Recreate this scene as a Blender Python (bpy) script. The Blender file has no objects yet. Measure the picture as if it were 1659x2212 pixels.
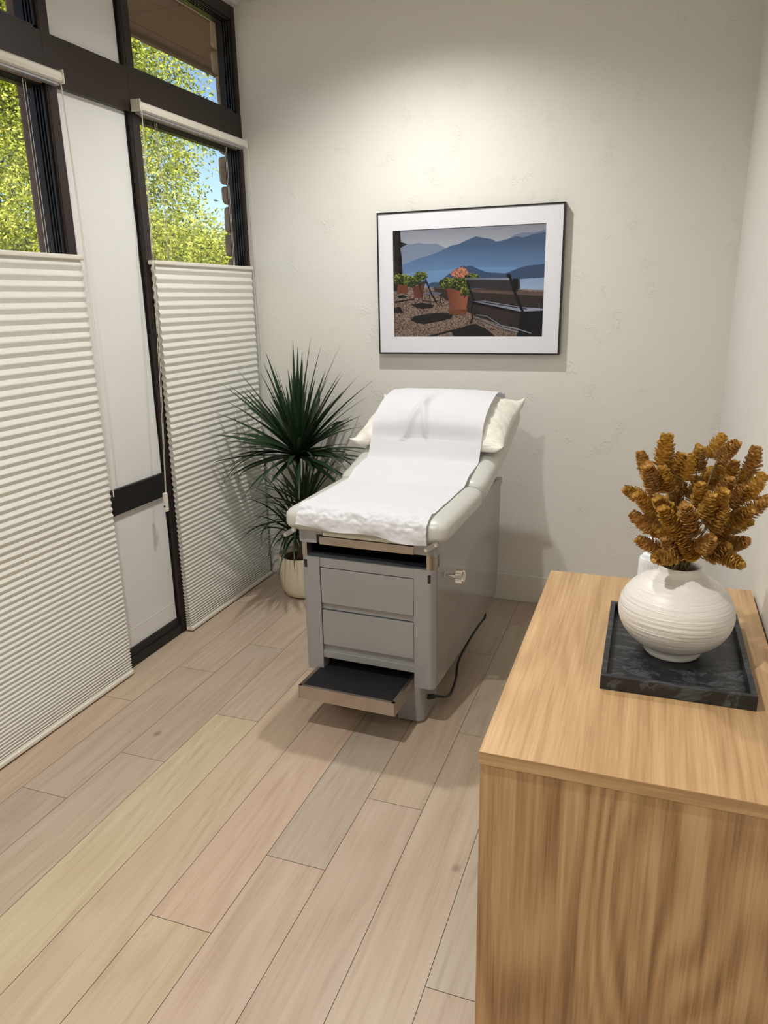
import bpy, bmesh, math, random
import numpy as np
from mathutils import Vector, Matrix, noise as mnoise
R = math.radians
C = bpy.context.scene.collection
rng = random.Random(7)

# ------------------------------------------------------------------ helpers
def srgb(r, g, b):
    f = lambda c: (c/255/12.92) if c/255 <= .04045 else ((c/255+.055)/1.055)**2.4
    return (f(r), f(g), f(b), 1)

def newmat(name):
    m = bpy.data.materials.new(name); m.use_nodes = True
    nt = m.node_tree; b = nt.nodes['Principled BSDF']
    return m, nt, b

def nd(nt, typ, **kw):
    n = nt.nodes.new(typ)
    for k, v in kw.items():
        if k.startswith('i_'):
            key = k[2:]
            key = int(key) if key.isdigit() else key.replace('_', ' ')
            n.inputs[key].default_value = v
        else: setattr(n, k, v)
    return n

def coords(nt, scale=(1, 1, 1), kind='Object', rot=(0, 0, 0)):
    tc = nd(nt, 'ShaderNodeTexCoord'); mp = nd(nt, 'ShaderNodeMapping')
    mp.inputs['Scale'].default_value = scale; mp.inputs['Rotation'].default_value = rot
    nt.links.new(tc.outputs[kind], mp.inputs[0]); return mp.outputs[0]

def ramp(nt, fac, stops):
    r = nd(nt, 'ShaderNodeValToRGB'); e = r.color_ramp.elements
    while len(e) < len(stops): e.new(.5)
    for i, (p, c) in enumerate(stops): e[i].position = p; e[i].color = c
    nt.links.new(fac, r.inputs[0]); return r.outputs[0]

def mat(name, col, rough=.5, metal=0, var=.06, vscale=8, bump=0, bscale=60, spec=.5, coat=0, trans=0):
    """plain procedural material: slight noise variation of colour, optional fine bump"""
    m, nt, b = newmat(name)
    co = coords(nt)
    n = nd(nt, 'ShaderNodeTexNoise', i_Scale=vscale, i_Detail=3.0); nt.links.new(co, n.inputs['Vector'])
    c = col
    lo = tuple(max(0, x*(1-var)) for x in c[:3])+(1,); hi = tuple(min(1, x*(1+var)) for x in c[:3])+(1,)
    nt.links.new(ramp(nt, n.outputs['Fac'], [(.3, lo), (.7, hi)]), b.inputs['Base Color'])
    b.inputs['Roughness'].default_value = rough; b.inputs['Metallic'].default_value = metal
    b.inputs['Specular IOR Level'].default_value = spec; b.inputs['Coat Weight'].default_value = coat
    if bump:
        n2 = nd(nt, 'ShaderNodeTexNoise', i_Scale=bscale, i_Detail=4.0); nt.links.new(co, n2.inputs['Vector'])
        bp = nd(nt, 'ShaderNodeBump', i_Strength=1.0, i_Distance=bump)
        nt.links.new(n2.outputs['Fac'], bp.inputs['Height']); nt.links.new(bp.outputs[0], b.inputs['Normal'])
    if trans:
        t = nd(nt, 'ShaderNodeBsdfTranslucent'); t.inputs[0].default_value = hi
        mx = nd(nt, 'ShaderNodeMixShader', i_0=trans)
        nt.links.new(b.outputs[0], mx.inputs[1]); nt.links.new(t.outputs[0], mx.inputs[2])
        nt.links.new(mx.outputs[0], nt.nodes['Material Output'].inputs[0])
    return m

def obj(name, me, m=None, parent=None, smooth=False, label=None):
    if isinstance(me, bmesh.types.BMesh):
        d = bpy.data.meshes.new(name); me.normal_update(); me.to_mesh(d); me.free(); me = d
    o = bpy.data.objects.new(name, me); C.objects.link(o)
    if m: 
        for x in (m if isinstance(m, list) else [m]): me.materials.append(x)
    if parent: o.parent = parent
    if smooth:
        for p in me.polygons: p.use_smooth = True
    if label: o['label'] = label
    return o

def tag(o, label=None, cat=None, group=None, kind=None):
    if label: o['label'] = label
    if cat: o['category'] = cat
    if group: o['group'] = group
    if kind: o['kind'] = kind
    return o

def thing(name, label, cat, loc=(0, 0, 0), rz=0, group=None):
    o = bpy.data.objects.new(name, None); C.objects.link(o); o.empty_display_size = .05
    o.location = loc; o.rotation_euler = (0, 0, rz)
    return tag(o, label, cat, group)

def struct(name, me, m, label=None):
    o = obj(name, me, m); o['kind'] = 'structure'
    if label: o['label'] = label
    return o

def BM(): return bmesh.new()

def bx(bm, x0, x1, y0, y1, z0, z1, bev=0, seg=2):
    r = bmesh.ops.create_cube(bm, size=1)
    for v in r['verts']:
        v.co = Vector(((x0+x1)/2+v.co.x*(x1-x0), (y0+y1)/2+v.co.y*(y1-y0), (z0+z1)/2+v.co.z*(z1-z0)))
    if bev:
        es = list({e for v in r['verts'] for e in v.link_edges})
        bmesh.ops.bevel(bm, geom=es, offset=bev, segments=seg, profile=.5, affect='EDGES')
    return bm

def cyl(bm, p, q, r, r2=None, seg=24, caps=True):
    p = Vector(p); q = Vector(q); d = q-p
    rr = bmesh.ops.create_cone(bm, cap_ends=caps, segments=seg, radius1=r, radius2=r if r2 is None else r2, depth=d.length)
    M = Matrix.Translation((p+q)/2) @ d.to_track_quat('Z', 'Y').to_matrix().to_4x4()
    bmesh.ops.transform(bm, matrix=M, verts=rr['verts']); return rr['verts']

def lathe(bm, prof, seg=64, cap=True):
    rings = []
    for r, z in prof:
        if r < 1e-6: rings.append([bm.verts.new((0, 0, z))])
        else: rings.append([bm.verts.new((r*math.cos(2*math.pi*i/seg), r*math.sin(2*math.pi*i/seg), z)) for i in range(seg)])
    for a, b in zip(rings, rings[1:]):
        for i in range(seg):
            j = (i+1) % seg
            if len(a) == 1 and len(b) == 1: continue
            if len(a) == 1: bm.faces.new((a[0], b[j], b[i]))
            elif len(b) == 1: bm.faces.new((a[i], a[j], b[0]))
            else: bm.faces.new((a[i], a[j], b[j], b[i]))
    return bm

def prism(bm, pts, z0, z1):
    a = [bm.verts.new((x, y, z0)) for x, y in pts]; b = [bm.verts.new((x, y, z1)) for x, y in pts]
    n = len(pts)
    for i in range(n):
        j = (i+1) % n; bm.faces.new((a[i], a[j], b[j], b[i]))
    bm.faces.new(a[::-1]); bm.faces.new(b); return bm

def tube(bm, pts, r, seg=8, closed=False):
    pts = [Vector(p) for p in pts]; rings = []
    up = Vector((0, 0, 1)); n = len(pts)
    for i, p in enumerate(pts):
        t = (pts[min(i+1, n-1)]-pts[max(i-1, 0)]).normalized()
        a = t.cross(up)
        if a.length < .05: a = t.cross(Vector((1, 0, 0)))
        a.normalize(); b = t.cross(a)
        rr = r[i] if isinstance(r, (list, tuple)) else r
        rings.append([bm.verts.new(p+a*rr*math.cos(2*math.pi*k/seg)+b*rr*math.sin(2*math.pi*k/seg)) for k in range(seg)])
    for A, B in zip(rings, rings[1:]):
        for k in range(seg):
            j = (k+1) % seg; bm.faces.new((A[k], A[j], B[j], B[k]))
    bm.faces.new(rings[0][::-1]); bm.faces.new(rings[-1]); return bm

def spline(P, n=12):
    P = [Vector(p) for p in P]; P = [P[0]*2-P[1]]+P+[P[-1]*2-P[-2]]; out = []
    for i in range(1, len(P)-2):
        for k in range(n):
            t = k/n; a, b, c, d = P[i-1:i+3]
            out.append(.5*((2*b)+(c-a)*t+(2*a-5*b+4*c-d)*t*t+(3*b-a-3*c+d)*t**3))
    out.append(P[-2]); return out

# ------------------------------------------------------------------ camera (phone main lens)
cam = bpy.data.cameras.new('camera'); co = bpy.data.objects.new('camera', cam); C.objects.link(co)
co.location = (0, 0, 1.55)
co.matrix_world = Matrix.Translation((0, 0, 1.55)) @ Matrix.Rotation(R(20.1008), 4, 'Z') @ Matrix.Rotation(R(90-16.0328), 4, 'X') @ Matrix.Rotation(R(-1.0955), 4, 'Z')
cam.sensor_fit = 'HORIZONTAL'; cam.sensor_width = 36; cam.lens = 1595.53/1659*36; cam.clip_start = .02
bpy.context.scene.camera = co

# ------------------------------------------------------------------ materials
YB = 3.668; XR = .30; CE = 2.95; F = -2.075; YF = -1.4

def wall_mat(name, col):
    m, nt, b = newmat(name); cv = coords(nt)
    n = nd(nt, 'ShaderNodeTexNoise', i_Scale=9.0, i_Detail=2.0); nt.links.new(cv, n.inputs['Vector'])
    msk = ramp(nt, n.outputs['Fac'], [(.56, (0, 0, 0, 1)), (.64, (1, 1, 1, 1))])
    n2 = nd(nt, 'ShaderNodeTexNoise', i_Scale=70.0, i_Detail=3.0, i_Distortion=.8); nt.links.new(cv, n2.inputs['Vector'])
    r2 = ramp(nt, n2.outputs['Fac'], [(.47, (0, 0, 0, 1)), (.55, (1, 1, 1, 1))])
    mu = nd(nt, 'ShaderNodeMath', operation='MULTIPLY'); nt.links.new(msk, mu.inputs[0]); nt.links.new(r2, mu.inputs[1])
    n3 = nd(nt, 'ShaderNodeTexNoise', i_Scale=260.0, i_Detail=2.0); nt.links.new(cv, n3.inputs['Vector'])
    ad = nd(nt, 'ShaderNodeMath', operation='MULTIPLY_ADD', i_1=.12); nt.links.new(n3.outputs['Fac'], ad.inputs[0]); nt.links.new(mu.outputs[0], ad.inputs[2])
    bp = nd(nt, 'ShaderNodeBump', i_Strength=.7, i_Distance=.0012); nt.links.new(ad.outputs[0], bp.inputs['Height'])
    nt.links.new(bp.outputs[0], b.inputs['Normal'])
    b.inputs['Base Color'].default_value = col; b.inputs['Roughness'].default_value = .55; b.inputs['Specular IOR Level'].default_value = .3
    return m
M_wall = wall_mat('wall_paint', srgb(231, 229, 222))
M_ceil = mat('ceiling_paint', srgb(226, 223, 216), .7, var=.01)
M_base = mat('baseboard_paint', srgb(228, 225, 217), .35, var=.01)
M_panel = mat('panel_paint', srgb(226, 226, 224), .5, var=.015, bump=.0004, bscale=25)
M_frame = mat('bronze_aluminium', srgb(50, 41, 39), .38, .35, var=.06, vscale=5)
M_frame_black = mat('black_gasket', srgb(20, 19, 20), .5, 0, var=.1)
M_track = mat('dark_metal_track', srgb(58, 60, 64), .35, .6, var=.1)
M_tan = mat('tan_strip', srgb(176, 146, 112), .7)
M_fin = mat('mauve_brown_paint', srgb(124, 104, 98), .7)
M_soffit = mat('brown_stucco', srgb(150, 118, 100), .9, var=.08, vscale=30, bump=.002, bscale=120)
M_stone = mat('stone_block', srgb(188, 166, 144), .9, var=.35, vscale=9, bump=.01, bscale=22)
M_rail = mat('cream_blind_rail', srgb(226, 221, 209), .35, var=.01)
M_cord = mat('cream_cord', srgb(222, 214, 198), .6)

# honeycomb fabric
def blind_mat():
    m, nt, b = newmat('honeycomb_fabric'); cv = coords(nt, (1, 1, 1))
    n = nd(nt, 'ShaderNodeTexNoise', i_Scale=180.0, i_Detail=4.0); nt.links.new(cv, n.inputs['Vector'])
    c = ramp(nt, n.outputs['Fac'], [(.3, srgb(240, 238, 229)), (.7, srgb(248, 247, 241))])
    nt.links.new(c, b.inputs['Base Color']); b.inputs['Roughness'].default_value = .8
    t = nd(nt, 'ShaderNodeBsdfTranslucent'); nt.links.new(c, t.inputs[0])
    mx = nd(nt, 'ShaderNodeMixShader', i_0=.3); nt.links.new(b.outputs[0], mx.inputs[1]); nt.links.new(t.outputs[0], mx.inputs[2])
    nt.links.new(mx.outputs[0], nt.nodes['Material Output'].inputs[0]); return m
M_blind = blind_mat()

def glass_mat(name, refl=.06, tint=(1, 1, 1, 1)):
    m = bpy.data.materials.new(name); m.use_nodes = True; nt = m.node_tree; nt.nodes.clear()
    t = nd(nt, 'ShaderNodeBsdfTransparent'); t.inputs[0].default_value = tint
    g = nd(nt, 'ShaderNodeBsdfGlossy'); g.inputs['Roughness'].default_value = .02
    lw = nd(nt, 'ShaderNodeLayerWeight', i_Blend=.5); mx = nd(nt, 'ShaderNodeMixShader')
    pw = nd(nt, 'ShaderNodeMath', operation='POWER', i_1=4.0); nt.links.new(lw.outputs['Facing'], pw.inputs[0])
    ma = nd(nt, 'ShaderNodeMath', operation='MULTIPLY_ADD', i_1=refl*8, i_2=refl*.5); nt.links.new(pw.outputs[0], ma.inputs[0])
    nt.links.new(ma.outputs[0], mx.inputs[0]); nt.links.new(t.outputs[0], mx.inputs[1]); nt.links.new(g.outputs[0], mx.inputs[2])
    out = nd(nt, 'ShaderNodeOutputMaterial'); nt.links.new(mx.outputs[0], out.inputs[0]); return m
M_glass = glass_mat('window_glass')
M_pglass = glass_mat('picture_glass', .018)

def wood_mat(name, stops, along, grain=1.0, rough=.45, band=7.0, ring_dist=4.0, bump=.0002, attr=False, contrast=1):
    """procedural oak: long wavering bands + fine pores, 'along' = axis of the grain"""
    m, nt, b = newmat(name)
    sc = [1, 1, 1]; sc['xyz'.index(along)] = .17
    cv = coords(nt, tuple(sc))
    src = cv
    if attr:
        at = nd(nt, 'ShaderNodeAttribute', attribute_name='plank'); ad = nd(nt, 'ShaderNodeVectorMath', operation='MULTIPLY_ADD')
        ad.inputs[1].default_value = (7.3, 3.1, 5.7); nt.links.new(at.outputs['Color'], ad.inputs[0]); nt.links.new(cv, ad.inputs[2]); src = ad.outputs[0]
    # broad cathedral figure : contour lines of a low frequency noise
    n0 = nd(nt, 'ShaderNodeTexNoise', i_Scale=band, i_Detail=1.5, i_Roughness=.45, i_Distortion=.3); nt.links.new(src, n0.inputs['Vector'])
    mu = nd(nt, 'ShaderNodeMath', operation='MULTIPLY', i_1=ring_dist*6.283); nt.links.new(n0.outputs['Fac'], mu.inputs[0])
    sn = nd(nt, 'ShaderNodeMath', operation='SINE'); nt.links.new(mu.outputs[0], sn.inputs[0])
    # fibres
    v2 = nd(nt, 'ShaderNodeVectorMath', operation='MULTIPLY'); s2 = [1, 1, 1]; s2['xyz'.index(along)] = .16; v2.inputs[1].default_value = s2
    nt.links.new(src, v2.inputs[0])
    n1 = nd(nt, 'ShaderNodeTexNoise', i_Scale=170.0*grain, i_Detail=5.0, i_Roughness=.65); nt.links.new(v2.outputs[0], n1.inputs['Vector'])
    n3 = nd(nt, 'ShaderNodeTexNoise', i_Scale=60.0*grain, i_Detail=3.0); nt.links.new(v2.outputs[0], n3.inputs['Vector'])
    a = nd(nt, 'ShaderNodeMath', operation='MULTIPLY_ADD', i_1=.085*contrast, i_2=-.05); nt.links.new(sn.outputs[0], a.inputs[0])
    a2 = nd(nt, 'ShaderNodeMath', operation='MULTIPLY_ADD', i_1=.55); nt.links.new(n1.outputs['Fac'], a2.inputs[0]); nt.links.new(a.outputs[0], a2.inputs[2])
    a3 = nd(nt, 'ShaderNodeMath', operation='MULTIPLY_ADD', i_1=.5); nt.links.new(n3.outputs['Fac'], a3.inputs[0]); nt.links.new(a2.outputs[0], a3.inputs[2])
    col = ramp(nt, a3.outputs[0], stops)
    if attr:
        h = nd(nt, 'ShaderNodeAttribute', attribute_name='tone')
        mx = nd(nt, 'ShaderNodeMix', data_type='RGBA', blend_type='MULTIPLY', i_0=1.0)
        nt.links.new(col, mx.inputs[6]); nt.links.new(h.outputs['Color'], mx.inputs[7]); col = mx.outputs[2]
        # knots
        vo = nd(nt, 'ShaderNodeTexVoronoi', i_Scale=1.0); v3 = nd(nt, 'ShaderNodeVectorMath', operation='MULTIPLY'); v3.inputs[1].default_value = (3.1, 14, 1)
        nt.links.new(src, v3.inputs[0]); nt.links.new(v3.outputs[0], vo.inputs['Vector'])
        kn = ramp(nt, vo.outputs['Distance'], [(.02, (.62, .58, .58, 1)), (.055, (1, 1, 1, 1))])
        mx = nd(nt, 'ShaderNodeMix', data_type='RGBA', blend_type='MULTIPLY', i_0=1.0)
        nt.links.new(col, mx.inputs[6]); nt.links.new(kn, mx.inputs[7]); col = mx.outputs[2]
    nt.links.new(col, b.inputs['Base Color']); b.inputs['Roughness'].default_value = rough
    bp = nd(nt, 'ShaderNodeBump', i_Strength=.6, i_Distance=bump); nt.links.new(n1.outputs['Fac'], bp.inputs['Height']); nt.links.new(bp.outputs[0], b.inputs['Normal'])
    return m
oak = [(.30, srgb(166, 130, 90)), (.45, srgb(187, 151, 108)), (.58, srgb(200, 165, 121)), (.72, srgb(212, 179, 137))]
M_oak_top = wood_mat('oak_top', oak, 'y', 1.0, .42, band=4, ring_dist=9, contrast=.5)
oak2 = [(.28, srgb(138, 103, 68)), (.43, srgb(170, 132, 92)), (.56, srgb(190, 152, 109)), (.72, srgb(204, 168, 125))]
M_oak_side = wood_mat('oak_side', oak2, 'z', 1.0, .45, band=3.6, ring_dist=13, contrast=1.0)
M_oak_edge = wood_mat('oak_edge', oak, 'x', 1.0, .45, band=6, ring_dist=3)
M_floor = wood_mat('oak_floor_planks', [(.26, srgb(222, 214, 206)), (.45, srgb(238, 232, 226)), (.6, srgb(246, 242, 238)), (.75, srgb(252, 249, 245))], 'y', .9, .42, band=4.5, ring_dist=10, attr=True, contrast=.75)

# ------------------------------------------------------------------ room shell
bm = BM()
W = .187; planks = []
known = {-7: [(.7, None), (2.16, None)], }
joints = {  # row index n : x from -.77+W*n ; listed butt joints (y)
 -7: [.75, 2.16, 3.2], -6: [.55, 1.582, 2.474, 3.5], -5: [.3, 1.852, 2.766], -4: [-.2, 2.183, 3.4], -3: [.12, 2.62], -2: [1.27, 2.95],
 -1: [-.1, 1.562, 3.2], 0: [.2, 1.894, 3.0], 1: [.6, 2.35, 3.36], 2: [.35, 1.3, 2.7], 3: [.9, 2.2], 4: [.1, 1.6, 3.1], 5: [.8, 2.4]}
tones = {(-4, 1): (206, 189, 158), (-4, 2): (190, 170, 152), (-3, 1): (204, 180, 158), (-2, 0): (202, 184, 156), (-2, 1): (206, 179, 160), (-1, 1): (203, 177, 161),
         (-1, 2): (186, 172, 158), (0, 1): (196, 174, 158), (0, 2): (198, 178, 158), (-5, 1): (190, 172, 156), (-5, 2): (186, 168, 152), (-6, 2): (188, 168, 152),
         (-6, 1): (182, 166, 153), (-7, 1): (198, 174, 154), (1, 1): (200, 180, 160)}
cell = []
for n in range(-8, 8):
    x0 = -.77+W*n; x1 = x0+W; x0c = max(x0, -2.2); x1c = min(x1, XR+.05)
    if x1c <= x0c: continue
    js = [YF-.1]+[j for j in joints.get(n, [rng.uniform(-.5, .5), rng.uniform(1, 2), rng.uniform(2.6, 3.2)])]+[YB+.05]
    for i in range(len(js)-1):
        t = tones.get((n, i))
        if t is None:
            k = rng.random(); t = (200-8*k+rng.uniform(-4, 4), 179-4*k+rng.uniform(-4, 4), 157+rng.uniform(-4, 4))
        t = tuple(k_*(.75*a_+.25*b_) for a_, b_, k_ in zip(t, (197, 177, 158), (.99, 1.015, 1.025))); g = .0008
        vs = [bm.verts.new(v) for v in ((x0c+g, js[i]+g, 0), (x1c-g, js[i]+g, 0), (x1c-g, js[i+1]-g, 0), (x0c+g, js[i+1]-g, 0))]
        bm.faces.new(vs); cell.append((t, rng.random(), rng.random()))
nplank = len(cell)
bx(bm, -2.25, XR+.1, YF-.1, YB+.1, -.12, -.002)
me = bpy.data.meshes.new('floor'); bm.to_mesh(me); bm.free()
a1 = me.color_attributes.new('tone', 'FLOAT_COLOR', 'CORNER'); a2 = me.color_attributes.new('plank', 'FLOAT_COLOR', 'CORNER')
for p in me.polygons:
    t, u, v = cell[p.index] if p.index < nplank else ((70, 55, 45), 0, 0)
    for li in p.loop_indices: a1.data[li].color = srgb(*t); a2.data[li].color = (u, v, u*v, 1)
struct('floor', me, M_floor, 'wide pale oak floor planks running towards the back wall')

def bmbox(*a, **k): return bx(BM(), *a, **k)
struct('wall_back', bmbox(-2.161, XR+.2, YB, YB+.15, -.1, CE+.1), M_wall, 'off-white back wall with light knockdown texture')
struct('wall_right', bmbox(XR, XR+.15, YF, YB, -.1, CE+.1), M_wall)
struct('wall_front', bmbox(-2.3, XR+.2, YF-.15, YF, -.1, CE+.1), M_wall)
struct('ceiling', bmbox(-2.3, XR+.2, YF-.15, YB+.15, CE, CE+.12), M_ceil)
bm = BM(); bx(bm, -2.04, XR-.014, YB-.014, YB, 0, .147, .003); struct('baseboard_back', bm, M_base)
bm = BM(); bx(bm, XR-.014, XR, YF, YB-.014, 0, .147, .003); struct('baseboard_right', bm, M_base)
# ceiling edge trim above the window frame
struct('trim_1', bmbox(F-.02, F+.035, YF, YB, CE-.014, CE, bev=.003), M_ceil)

# ---- window wall (x about -2.09) : bronze frame posts, beams, white infill panels
D = -2.163    # outer face
def zz(z): return 1.55+(z-1.55)*1.0097
ZB0, ZB1 = 2.2986, 2.462; ZH = 2.878
posts = [(2.321, 2.373), (2.775, 2.830), (3.632, YB), (1.47, 1.545), (1.0, 1.06)]
for i, (a, b) in enumerate(posts):
    bm = BM(); bx(bm, D, F, a, b, 0, CE, .0015)
    if i < 3: bx(bm, F-.0005, F+.0015, a+.006, b-.02 if i < 2 else b-.012, .05, CE-.02)
    struct('trim_%d' % (i+2), bm, M_frame, 'dark bronze window post')
bm = BM(); bx(bm, D, F+.001, 1.06, YB, ZB0, ZB1, .0015); struct('trim_7', bm, M_frame, 'dark bronze horizontal beam between lower and upper windows')
bm = BM(); bx(bm, D, F-.002, 1.06, YB, ZH, CE, .0015); struct('trim_8', bm, M_frame, 'dark bronze head rail under the ceiling')
# floor sills
bm = BM(); bx(bm, D, F-.012, 1.06, YB, 0, .082, .004); bx(bm, D, F-.004, 1.06, YB, 0, .045, .004); struct('trim_9', bm, M_frame_black, 'black floor sill under panels and windows')
# infill panels (lower, upper) with small uneven caulk lines, and the black mid band
for k, (a, b) in enumerate(((2.373, 2.775), (1.06, 1.47))):
    bm = BM(); bx(bm, D, F-.022, a, b, .08, ZB0); bx(bm, F-.024, F-.0215, a, b, .16, .166, .001); o = struct('wall_panel_%d' % (2*k+1), bm, M_panel, 'white painted infill panel between window posts')
    o.name = 'wall_left' if k == 0 else 'wall_left.001'
    bm = BM(); bx(bm, D, F-.022, a, b, ZB1, ZH); o = struct('wall_left', bm, M_panel, 'upper white infill panel above the beam')
    bm = BM(); bx(bm, F-.03, F-.006, a, b, .698, .806, .0015); struct('trim_%d' % (10+k), bm, M_frame_black, 'black horizontal band across the white panel')
    # ragged black caulk beside the right post
    bm = BM()
    N = 60
    for (za, zb) in ((.08, ZB0), (ZB1, ZH)):
        prev = None
        for i in range(N+1):
            z = za+(zb-za)*i/N; w = .006+.004*mnoise.noise(Vector((k, z*9, 0)))
            cur = (bm.verts.new((F-.0215, b-w-.004, z)), bm.verts.new((F-.0205, b-w-.004, z)), bm.verts.new((F-.0205, b, z)))
            if prev: bm.faces.new((prev[0], prev[1], cur[1], cur[0])); bm.faces.new((prev[1], prev[2], cur[2], cur[1]))
            prev = cur
    struct('trim_%d' % (12+k), bm, M_frame_black)
bm = BM(); bx(bm, D, F, YF, 1.0, 0, CE); o = struct('wall_left', bm, M_wall)

# windows
wn = 0
def window(y0, y1, z0, z1, slider):
    global wn; wn += 1
    w = thing('window_%d' % wn, None, None); w['kind'] = 'structure'
    gx = -2.135; s = .014
    # outer sash frame
    bm = BM()
    bx(bm, gx-.02, gx+.016, y0, y0+s, z0, z1, .001); bx(bm, gx-.02, gx+.016, y1-s, y1, z0, z1, .001)
    bx(bm, gx-.0199, gx+.0159, y0+s, y1-s, z0, z0+s, .001); bx(bm, gx-.0199, gx+.0159, y0+s, y1-s, z1-.012, z1, .001)
    obj('window_frame', bm, M_frame, w)
    # sliding tracks stepping into the room on the reveal
    bm = BM()
    for (xx, ww) in ((gx+.022, .005), (gx+.036, .004), (gx+.048, .003)):
        bx(bm, xx, xx+ww, y1-.012, y1, z0, z1); bx(bm, xx, xx+ww, y0, y1, z0, z0+.012); bx(bm, xx, xx+ww, y0, y1, z1-.010, z1)
        bx(bm, xx, xx+ww, y0, y0+.012, z0, z1)
    obj('window_track', bm, M_track, w)
    if not slider: 
        bm = BM(); bx(bm, gx+.017, gx+.055, y0+.012, y1-.012, z1-.0035, z1-.0005); obj('head_strip', bm, M_tan, w)  # thin tan strip along the underside of the window head
        bm = BM(); bx(bm, gx-.02, gx+.02, y0+s, y1-s, .70, .808, .001); bx(bm, gx-.02, F-.02, y0, y1, .72, .80); obj('transom', bm, M_frame, w)
    bm = BM(); bx(bm, gx-.003, gx+.001, y0+s-.004, y1-s+.004, z0+s-.004, z1-.014); obj('pane', bm, M_glass, w)
for (a, b) in ((2.830, 3.632), (1.545, 2.321)):
    window(a, b, .082, ZB0, False); window(a, b, ZB1, ZH, True)
# outside fins next to the openings
for (y, n) in ((2.321, 14),):
    bm = BM(); bx(bm, -2.200, -2.165, y-.004, y+.055, 0, CE, .003); o = struct('trim_%d' % n, bm, M_fin, 'mauve brown exterior post')

# ------------------------------------------------------------------ outside
sf = BM(); bx(sf, -2.83, -2.3, -1, 12, 2.975, 3.12); bx(sf, -2.3, -2.165, -1, 12, 2.975, 3.12)
bx(sf, -2.83, -2.80, -1, 12, 2.955, 2.975)
for y in (1.2, 2.42, 3.64, 4.86, 6.1): bx(sf, -2.80, -2.17, y, y+.004, 2.9725, 2.975)
bx(sf, -2.72, -2.716, -1, 12, 2.9725, 2.975)
o = obj('roof_soffit', sf, M_soffit); tag(o, 'brown stucco roof overhang seen through the upper windows', 'roof overhang')
# stone wing wall, rounded rough blocks course by course
bm = BM(); z = 0; rr = random.Random(3)
bx(bm, -2.200, -2.163, 3.72, 4.4, -.2, 2.955)
while z < 2.95:
    h = rr.uniform(.095, .15); y = 3.665
    if z+h > 2.955: h = 2.955-z
    while y < 4.45 and h > .02:
        w = rr.uniform(.14, .3); dx = rr.uniform(-.012, .012)
        n0 = len(bm.verts)
        bx(bm, -2.224+dx, -2.164, y, y+w-.012, z+.006, z+h-.004, .022 if h > .08 else .006, 4)
        bm.verts.ensure_lookup_table()
        for v in bm.verts[n0:]:
            nn = mnoise.noise_vector(v.co*14); v.co += nn*.007
        y += w
    z += h
o = obj('stone_wing_wall', bm, M_stone, smooth=True); tag(o, 'rough stacked stone wing wall just outside the right-hand window', 'stone wall')
# garden ground
m, nt, b = newmat('garden_ground'); n = nd(nt, 'ShaderNodeTexNoise', i_Scale=6.0, i_Detail=6.0); nt.links.new(coords(nt), n.inputs['Vector'])
nt.links.new(ramp(nt, n.outputs['Fac'], [(.3, srgb(120, 108, 88)), (.7, srgb(176, 160, 134))]), b.inputs['Base Color']); b.inputs['Roughness'].default_value = 1
bm = BM(); bx(bm, -40, -2.17, -20, 45, -.35, -.15); g = struct('floor_outside', bm, m, 'dry garden ground outside the windows'); 

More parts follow.
